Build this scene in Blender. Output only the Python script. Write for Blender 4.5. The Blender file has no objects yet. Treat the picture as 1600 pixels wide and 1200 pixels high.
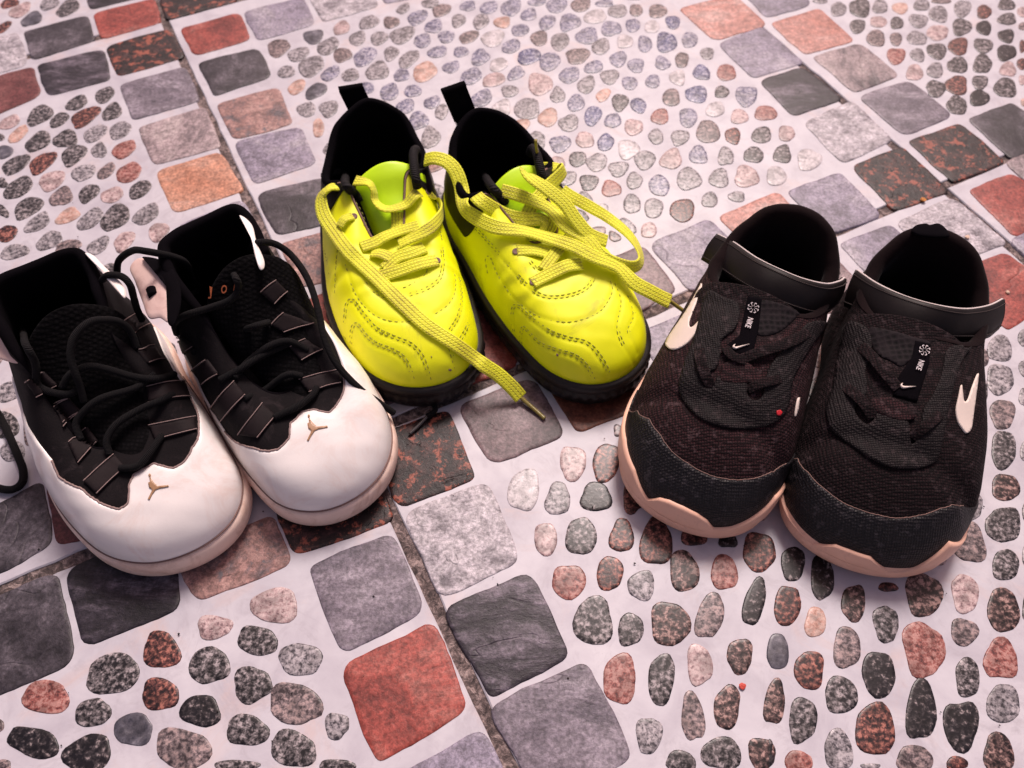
import bpy, bmesh, math, random
from mathutils import Vector, Matrix, noise
from mathutils.bvhtree import BVHTree
from mathutils.kdtree import KDTree
from mathutils.geometry import delaunay_2d_cdt

random.seed(7)
C = bpy.context.scene.collection
scene = bpy.context.scene

# ------------------------------------------------------------------ camera
CAM_H = 0.40
F_PX = 1280.0            # focal length in pixels of a 1600 px wide picture
PITCH = math.radians(56.22)
ROLL = math.radians(0.23)
cd = bpy.data.cameras.new("camera")
cd.sensor_width = 36.0
cd.lens = 36.0 * F_PX / 1600.0
cd.clip_start = 0.01
cd.clip_end = 60.0
cam = bpy.data.objects.new("camera", cd)
C.objects.link(cam)
_f = Vector((0, math.cos(PITCH), -math.sin(PITCH)))
_u = Vector((0, math.sin(PITCH), math.cos(PITCH)))
_r = Vector((1, 0, 0))
_r2 = _r * math.cos(ROLL) + _u * math.sin(ROLL)
_u2 = -_r * math.sin(ROLL) + _u * math.cos(ROLL)
M = Matrix((_r2, _u2, -_f)).transposed().to_4x4()
M.translation = Vector((0, 0, CAM_H))
cam.matrix_world = M
cd.dof.use_dof = True
cd.dof.focus_distance = 0.40
cd.dof.aperture_fstop = 11.0
scene.camera = cam

# ------------------------------------------------------------------ daylight
SUN_EL = math.radians(54)
SUN_AZ = math.radians(12)      # direction of the sun, clockwise from +Y
world = bpy.data.worlds.new("World")
scene.world = world
world.use_nodes = True
wn = world.node_tree
wn.nodes.clear()
sky = wn.nodes.new("ShaderNodeTexSky")
sky.sky_type = 'NISHITA'
sky.sun_disc = False
sky.sun_elevation = SUN_EL
sky.sun_rotation = SUN_AZ
sky.air_density = 1.0
sky.dust_density = 4.0
sky.ozone_density = 0.6
tint = wn.nodes.new("ShaderNodeMix")
tint.data_type = 'RGBA'
tint.blend_type = 'MULTIPLY'
tint.inputs[0].default_value = 1.0
tint.inputs[7].default_value = (1.0, 0.70, 0.64, 1)
bg = wn.nodes.new("ShaderNodeBackground")
bg.inputs[1].default_value = 0.115
wo = wn.nodes.new("ShaderNodeOutputWorld")
wn.links.new(sky.outputs[0], tint.inputs[6])
wn.links.new(tint.outputs[2], bg.inputs[0])
wn.links.new(bg.outputs[0], wo.inputs[0])
sl = bpy.data.lights.new("sun", 'SUN')
sl.energy = 3.0
sl.angle = math.radians(18)
sl.color = (1.0, 0.915, 0.885)
so = bpy.data.objects.new("sun", sl)
C.objects.link(so)
sd = Vector((math.sin(SUN_AZ) * math.cos(SUN_EL), math.cos(SUN_AZ) * math.cos(SUN_EL), math.sin(SUN_EL)))
so.rotation_euler = sd.to_track_quat('Z', 'Y').to_euler()
so.location = sd * 5
scene.view_settings.view_transform = 'Standard'
scene.view_settings.look = 'None'
scene.view_settings.exposure = 0.10
scene.view_settings.gamma = 1.0

# ------------------------------------------------------------------ helpers
CAM_O = Vector((0, 0, CAM_H))
def ray(x, y):
    """direction from the camera through a point of the 1600x1200 photograph"""
    return (_f + _r2 * ((x - 800) / F_PX) - _u2 * ((y - 600) / F_PX)).normalized()
def at(x, y, z=0.0):
    d = ray(x, y)
    return CAM_O + d * ((z - CAM_H) / d.z)

def tag(o, label=None, cat=None, group=None, kind=None):
    if label: o['label'] = label
    if cat: o['category'] = cat
    if group: o['group'] = group
    if kind: o['kind'] = kind
    return o

def link(name, me, parent=None, mat=None, loc=None):
    o = bpy.data.objects.new(name, me)
    C.objects.link(o)
    if mat is not None and me is not None and len(me.materials) == 0:
        me.materials.append(mat)
    if loc is not None: o.location = loc
    if parent is not None: o.parent = parent
    return o

def mesh_obj(name, verts, faces, mat, parent=None, smooth=True, loc=None, uvs=None):
    me = bpy.data.meshes.new(name)
    me.from_pydata([tuple(v) for v in verts], [], faces)
    if uvs is not None:
        ul = me.uv_layers.new(name="UVMap")
        for lp in me.loops:
            ul.data[lp.index].uv = uvs[lp.vertex_index]
    if smooth:
        me.polygons.foreach_set("use_smooth", [True] * len(me.polygons))
    me.update()
    return link(name, me, parent, mat, loc)

def join_name(parts):
    """[(verts, faces), ...] -> one (verts, faces)"""
    V, Fs = [], []
    for v, f in parts:
        b = len(V)
        V += list(v)
        Fs += [tuple(i + b for i in q) for q in f]
    return V, Fs

def catmull(P, n, closed=False):
    """n samples per span through the points P (lists of floats)"""
    out = []
    N = len(P)
    spans = N if closed else N - 1
    for i in range(spans):
        if closed:
            a, b, c, d = P[(i - 1) % N], P[i], P[(i + 1) % N], P[(i + 2) % N]
        else:
            a, b, c, d = P[max(i - 1, 0)], P[i], P[i + 1], P[min(i + 2, N - 1)]
        for k in range(n):
            t = k / n
            out.append(tuple(0.5 * (2 * b[j] + (c[j] - a[j]) * t + (2 * a[j] - 5 * b[j] + 4 * c[j] - d[j]) * t * t
                                    + (3 * b[j] - a[j] - 3 * c[j] + d[j]) * t ** 3) for j in range(len(b))))
    if not closed:
        out.append(tuple(P[-1]))
    return out
# ------------------------------------------------------------------ materials
class NT:
    def __init__(s, name):
        s.m = bpy.data.materials.new(name); s.m.use_nodes = True
        s.t = s.m.node_tree; s.t.nodes.clear()
        s.out = s.t.nodes.new("ShaderNodeOutputMaterial")
        s.b = s.t.nodes.new("ShaderNodeBsdfPrincipled")
        s.t.links.new(s.b.outputs[0], s.out.inputs[0])
    def n(s, kind, **kw):
        nd = s.t.nodes.new("ShaderNode" + kind)
        for k, v in kw.items(): setattr(nd, k, v)
        return nd
    def l(s, a, b): s.t.links.new(a, b)
    def set(s, **kw):
        for k, v in kw.items(): s.b.inputs[k.replace('_', ' ')].default_value = v
    def pos(s, scale=1.0, rnd=True, vec=None):
        g = s.n("NewGeometry")
        mp = s.n("VectorMath", operation='MULTIPLY')
        s.l(g.outputs['Position'], mp.inputs[0])
        mp.inputs[1].default_value = vec or (scale,) * 3
        if not rnd: return mp.outputs[0]
        oi = s.n("ObjectInfo")
        ml = s.n("Math", operation='MULTIPLY'); ml.inputs[1].default_value = 57.0
        s.l(oi.outputs['Random'], ml.inputs[0])
        ad = s.n("VectorMath", operation='ADD')
        s.l(mp.outputs[0], ad.inputs[0]); s.l(ml.outputs[0], ad.inputs[1])
        return ad.outputs[0]
    def noise(s, vec, scale, detail=4, rough=0.6, dist=0.0):
        nd = s.n("TexNoise"); nd.inputs['Scale'].default_value = scale
        nd.inputs['Detail'].default_value = detail; nd.inputs['Roughness'].default_value = rough
        nd.inputs['Distortion'].default_value = dist
        s.l(vec, nd.inputs['Vector']); return nd.outputs['Fac']
    def ramp(s, fac, stops, interp='LINEAR'):
        r = s.n("ValToRGB"); r.color_ramp.interpolation = interp
        e = r.color_ramp.elements
        e[0].position, e[0].color = stops[0][0], (*stops[0][1], 1)
        e[1].position, e[1].color = stops[-1][0], (*stops[-1][1], 1)
        for p, c in stops[1:-1]:
            x = e.new(p); x.color = (*c, 1)
        s.l(fac, r.inputs[0]); return r.outputs[0]
    def mix(s, fac, a, b, mode='MIX'):
        x = s.n("Mix", data_type='RGBA', blend_type=mode)
        if isinstance(fac, (int, float)): x.inputs[0].default_value = fac
        else: s.l(fac, x.inputs[0])
        for v, i in ((a, 6), (b, 7)):
            if isinstance(v, tuple): x.inputs[i].default_value = (*v, 1)
            else: s.l(v, x.inputs[i])
        return x.outputs[2]
    def math(s, op, a, b=None, clamp=False):
        x = s.n("Math", operation=op); x.use_clamp = clamp
        for v, i in ((a, 0), (b, 1)):
            if v is None: continue
            if isinstance(v, (int, float)): x.inputs[i].default_value = v
            else: s.l(v, x.inputs[i])
        return x.outputs[0]
    def bump(s, h, strength=0.5, dist=0.001, normal=None):
        b = s.n("Bump"); b.inputs['Strength'].default_value = strength
        b.inputs['Distance'].default_value = dist
        s.l(h, b.inputs['Height'])
        if normal is not None: s.l(normal, b.inputs['Normal'])
        return b.outputs[0]

def m_speckle(name, dark, mid, light, scale=260, bias=0.5, contrast=0.085, rough=0.33):
    """granite-like print: dark and light crystals in a middle tone"""
    t = NT(name); v = t.pos()
    a = t.noise(v, scale * 1.4, 5, 0.64, 0.15)
    c = t.ramp(a, [(bias - contrast, dark), (bias - 0.015, mid), (bias + 0.02, mid), (bias + contrast, light)])
    big = t.noise(v, 130, 3, 0.6, 0.3)
    bc = t.ramp(big, [(0.38, (0.45,) * 3), (0.50, (0.88,) * 3), (0.62, (1.2,) * 3)])
    col = t.mix(0.75, c, bc, 'MULTIPLY')
    fine = t.noise(v, 1500, 2, 0.5)
    col = t.mix(0.30, col, t.ramp(fine, [(0.35, (0.25,) * 3), (0.65, (1.0,) * 3)]), 'MULTIPLY')
    t.l(col, t.b.inputs['Base Color'])
    t.set(Roughness=rough); t.b.inputs['Specular IOR Level'].default_value = 0.35
    t.l(t.bump(a, 0.2, 0.0005), t.b.inputs['Normal'])
    return t.m

def m_slate(name, base, dark, light, scale=22, stretch=(1, 1, 1), patch=None, pscale=90, pbias=0.56, rough=0.42, fine_amt=0.55):
    """setts: cloudy split stone with cracks, and mineral patches when asked"""
    t = NT(name); v = t.pos()
    st = t.n("VectorMath", operation='MULTIPLY'); st.inputs[1].default_value = stretch
    t.l(v, st.inputs[0]); sv = st.outputs[0]
    a = t.noise(sv, scale, 8, 0.72, 0.35)
    col = t.ramp(a, [(0.36, dark), (0.50, base), (0.64, light)])
    fine = t.noise(v, 520, 5, 0.72)
    mid_ = t.noise(v, 150, 5, 0.7, 0.3)
    col = t.mix(fine_amt, col, t.ramp(fine, [(0.40, (0.30,) * 3), (0.60, (1.35,) * 3)]), 'MULTIPLY')
    col = t.mix(0.55, col, t.ramp(mid_, [(0.38, (0.50,) * 3), (0.62, (1.35,) * 3)]), 'MULTIPLY')
    # veins / cracks: thin dark lines where a warped noise crosses its middle
    w = t.noise(sv, scale * 0.55, 3, 0.5, 0.7)
    d = t.math('ABSOLUTE', t.math('SUBTRACT', w, 0.5))
    msk = t.noise(v, scale * 0.7, 2, 0.5)
    ln0 = t.ramp(d, [(0.0, (0.40,) * 3), (0.010, (1, 1, 1))])
    ln = t.mix(t.ramp(msk, [(0.50, (0, 0, 0)), (0.60, (1, 1, 1))]), (1.0, 1.0, 1.0), ln0)
    col = t.mix(0.6, col, ln, 'MULTIPLY')
    if patch:
        pn = t.noise(v, pscale * 1.9, 7, 0.72, 0.15)
        f = t.ramp(pn, [(pbias - 0.03, (0, 0, 0)), (pbias + 0.03, (1, 1, 1))])
        col = t.mix(f, col, patch)
    t.l(col, t.b.inputs['Base Color'])
    t.set(Roughness=rough); t.b.inputs['Specular IOR Level'].default_value = 0.3
    h = t.math('ADD', a, t.math('MULTIPLY', fine, 0.25))
    h = t.math('ADD', h, t.math('MULTIPLY', ln, 0.5))
    t.l(t.bump(h, 0.5, 0.0012), t.b.inputs['Normal'])
    return t.m

def m_glaze():
    """the white printed ground between the stones"""
    t = NT("white_glaze"); v = t.pos(rnd=False)
    a = t.noise(v, 30, 5, 0.6, 0.5)
    col = t.ramp(a, [(0.34, (0.44, 0.415, 0.465)), (0.52, (0.52, 0.50, 0.545)), (0.70, (0.58, 0.56, 0.60))])
    st = t.noise(v, 14, 6, 0.7, 1.0)
    col = t.mix(t.ramp(st, [(0.54, (0, 0, 0)), (0.70, (0.65,) * 3)]), col, (0.56, 0.42, 0.39))
    st2 = t.noise(v, 38, 8, 0.75, 1.5)
    col = t.mix(t.ramp(st2, [(0.52, (0, 0, 0)), (0.70, (0.55,) * 3)]), col, (0.34, 0.31, 0.345))
    sp = t.noise(v, 900, 3, 0.6)
    col = t.mix(t.ramp(sp, [(0.70, (0, 0, 0)), (0.78, (0.6,) * 3)]), col, (0.30, 0.24, 0.26))
    t.l(col, t.b.inputs['Base Color'])
    t.set(Roughness=0.48)
    wob = t.noise(v, 75, 3, 0.5)
    t.l(t.bump(wob, 0.15, 0.0015), t.b.inputs['Normal'])
    return t.m

def m_joint():
    t = NT("cement_joint"); v = t.pos(rnd=False)
    a = t.noise(v, 220, 6, 0.75, 0.6)
    col = t.ramp(a, [(0.36, (0.025, 0.018, 0.018)), (0.5, (0.13, 0.095, 0.09)), (0.64, (0.42, 0.32, 0.30))])
    t.l(col, t.b.inputs['Base Color']); t.set(Roughness=0.85)
    t.l(t.bump(a, 0.9, 0.002), t.b.inputs['Normal'])
    return t.m

PB = {  # printed pebbles; sky wash over the far ones is partly in these colours
 'e': m_speckle("warm_dark_pebble", (0.010, 0.006, 0.007), (0.105, 0.062, 0.060), (0.44, 0.28, 0.25), 300, 0.51),  # copy of the dark pebble with the lower-right pink cast in its colour
 'd': m_speckle("dark_pebble", (0.012, 0.011, 0.014), (0.13, 0.115, 0.12), (0.40, 0.35, 0.36), 330, 0.52),
 'D': m_speckle("black_pebble", (0.008, 0.007, 0.010), (0.045, 0.038, 0.042), (0.30, 0.25, 0.25), 300, 0.56),
 'g': m_speckle("grey_pebble", (0.06, 0.055, 0.065), (0.28, 0.255, 0.275), (0.48, 0.44, 0.46), 360, 0.49),
 'b': m_speckle("brown_grey_pebble", (0.06, 0.045, 0.05), (0.21, 0.165, 0.17), (0.42, 0.31, 0.30), 330, 0.50),
 'v': m_speckle("lavender_pebble", (0.06, 0.06, 0.13), (0.25, 0.24, 0.33), (0.50, 0.47, 0.53), 360, 0.49),
 'V': m_speckle("blue_pebble", (0.02, 0.025, 0.11), (0.14, 0.14, 0.26), (0.45, 0.43, 0.52), 330, 0.50),
 'w': m_speckle("pale_pebble", (0.30, 0.27, 0.29), (0.52, 0.48, 0.50), (0.64, 0.59, 0.61), 300, 0.44),
 'p': m_speckle("pink_pebble", (0.20, 0.13, 0.14), (0.47, 0.33, 0.33), (0.60, 0.47, 0.46), 330, 0.46),
 'o': m_speckle("orange_pebble", (0.38, 0.20, 0.15), (0.58, 0.34, 0.28), (0.62, 0.44, 0.38), 260, 0.44),
 'r': m_speckle("dark_red_pebble", (0.018, 0.010, 0.012), (0.13, 0.05, 0.045), (0.42, 0.17, 0.13), 330, 0.51),
 'R': m_speckle("red_pebble", (0.11, 0.04, 0.04), (0.30, 0.10, 0.085), (0.46, 0.24, 0.21), 330, 0.46),
 'k': m_speckle("slate_pebble", (0.03, 0.03, 0.045), (0.11, 0.105, 0.13), (0.26, 0.245, 0.28), 150, 0.50, 0.2),
}
SB = {  # printed square stones
 'slate': m_slate("dark_slate_sett", (0.062, 0.053, 0.064), (0.018, 0.015, 0.020), (0.18, 0.155, 0.18), 26),
 'ink': m_slate("ink_slate_sett", (0.038, 0.031, 0.042), (0.010, 0.008, 0.012), (0.18, 0.15, 0.185), 30, (1, 2.4, 1)),
 'grey': m_slate("grey_sett", (0.20, 0.17, 0.205), (0.10, 0.085, 0.108), (0.33, 0.29, 0.335), 22, (1, 2.2, 1)),
 'lav': m_slate("lavender_sett", (0.29, 0.255, 0.33), (0.17, 0.15, 0.19), (0.42, 0.385, 0.43), 16),
 'pale': m_slate("pale_granite_sett", (0.48, 0.44, 0.475), (0.18, 0.16, 0.18), (0.58, 0.54, 0.57), 60, (1, 1.5, 1)),
 'red': m_slate("red_sandstone_sett", (0.33, 0.070, 0.055), (0.18, 0.038, 0.032), (0.42, 0.16, 0.13), 22),
 'maroon': m_slate("maroon_sett", (0.15, 0.045, 0.045), (0.09, 0.028, 0.03), (0.22, 0.085, 0.08), 24),
 'rust': m_slate("rust_sett", (0.13, 0.042, 0.026), (0.05, 0.018, 0.014), (0.24, 0.09, 0.055), 26),
 'salmon': m_slate("salmon_sett", (0.52, 0.25, 0.21), (0.42, 0.17, 0.13), (0.60, 0.40, 0.36), 18, (1, 2, 1)),
 'orange': m_slate("orange_sett", (0.55, 0.28, 0.19), (0.48, 0.21, 0.13), (0.60, 0.42, 0.36), 20, (1, 1.6, 1)),
 'vein': m_slate("veined_pink_sett", (0.36, 0.28, 0.29), (0.10, 0.08, 0.09), (0.46, 0.38, 0.38), 20, (2.6, 1, 1)),
 'spark': m_slate("dark_red_speckled_sett", (0.018, 0.010, 0.011), (0.005, 0.003, 0.004), (0.075, 0.030, 0.028), 110, patch=(0.30, 0.085, 0.055), pscale=80, pbias=0.565),
 'pinkspeck': m_slate("pink_speckled_sett", (0.34, 0.19, 0.17), (0.12, 0.10, 0.11), (0.46, 0.29, 0.26), 60, patch=(0.14, 0.12, 0.13), pscale=90, pbias=0.60),
 'mauve': m_slate("mauve_brown_sett", (0.19, 0.13, 0.14), (0.08, 0.055, 0.06), (0.32, 0.24, 0.25), 24),
}
GLAZE = m_glaze(); JOINT = m_joint()
# ------------------------------------------------------------------ the tiled floor
# corner points of the square stones, read off the photograph and laid on the ground plane
SETTS = """
38,50 136,24 148,64 50,95 slate|145,22 240,-2 250,36 160,62 red|132,-12 225,-37 236,-8 143,15 ink|-60,72 28,50 43,102 -50,128 pale
-55,135 52,104 63,150 -40,195 maroon|59,102 164,76 172,125 75,152 ink|165,73 264,46 288,90 186,120 spark|187,133 290,104 312,158 208,188 grey
216,199 320,168 345,230 242,258 vein|243,268 344,238 380,298 273,334 orange|272,356 378,312 414,382 305,424 lav|245,-22 355,-47 371,2 260,32 spark
283,45 373,20 392,62 304,88 red|380,19 472,-4 493,38 403,64 lav|308,99 403,75 424,120 336,150 slate|338,163 435,137 456,194 366,219 pinkspeck
366,222 470,198 493,256 398,289 lav|401,303 505,278 530,345 432,369 slate|437,382 545,352 572,424 470,450 pinkspeck|480,466 590,438 615,512 517,545 red
530,566 643,530 678,606 572,644 mauve|482,-8 575,-32 590,10 505,35 pale|583,-35 675,-57 690,-14 602,7 lav
1060,14 1146,-8 1200,40 1116,64 salmon|1160,-10 1240,-30 1268,8 1198,28 lav|1203,37 1280,14 1335,64 1258,86 salmon|1122,70 1190,42 1255,98 1176,123 lav
1187,128 1252,104 1318,156 1240,182 ink|1270,90 1342,68 1406,118 1335,146 vein|1341,152 1420,125 1488,182 1412,213 grey|1256,192 1330,158 1396,220 1316,256 pale
1419,222 1500,193 1571,254 1488,286 spark|1512,187 1580,161 1660,215 1580,250 slate|1330,260 1410,230 1484,300 1398,330 spark|1228,300 1312,270 1378,338 1300,365 lav
1398,348 1490,308 1572,380 1475,415 pale|1310,382 1392,352 1466,420 1380,452 lav|1513,298 1582,270 1670,340 1585,370 red|1490,428 1570,393 1655,462 1573,517 red
1014,382 1108,342 1170,408 1078,456 lav|1122,340 1215,300 1280,365 1180,397 salmon|948,407 1005,385 1058,454 990,490 mauve|996,522 1088,482 1138,545 1038,588 lav
1100,478 1190,440 1250,505 1155,540 slate|1205,432 1295,394 1362,465 1265,500 mauve
848,590 960,548 1005,635 903,676 rust|714,634 835,590 883,680 768,727 mauve|583,682 700,641 743,748 622,795 spark|428,792 590,742 614,815 460,868 spark
630,803 762,753 812,878 690,935 pale|692,952 828,894 890,1025 768,1090 ink|763,1106 915,1035 990,1185 850,1258 grey|868,1278 1010,1205 1080,1330 930,1400 slate
482,886 612,832 665,955 536,1022 grey|533,1043 678,970 730,1108 590,1195 red|622,1215 755,1138 815,1270 680,1330 lav|272,870 425,806 457,880 310,940 pinkspeck
104,890 265,825 283,950 131,1012 ink|-40,948 90,894 118,1035 -20,1092 slate|-25,800 66,752 82,850 -10,900 slate|72,752 152,722 166,832 90,852 maroon
182,712 290,672 310,782 196,820 lav|312,664 420,624 450,722 332,772 slate|440,620 520,590 556,672 472,712 pale|332,438 430,398 465,470 362,512 grey
366,528 468,488 503,566 400,606 vein
"""
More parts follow.
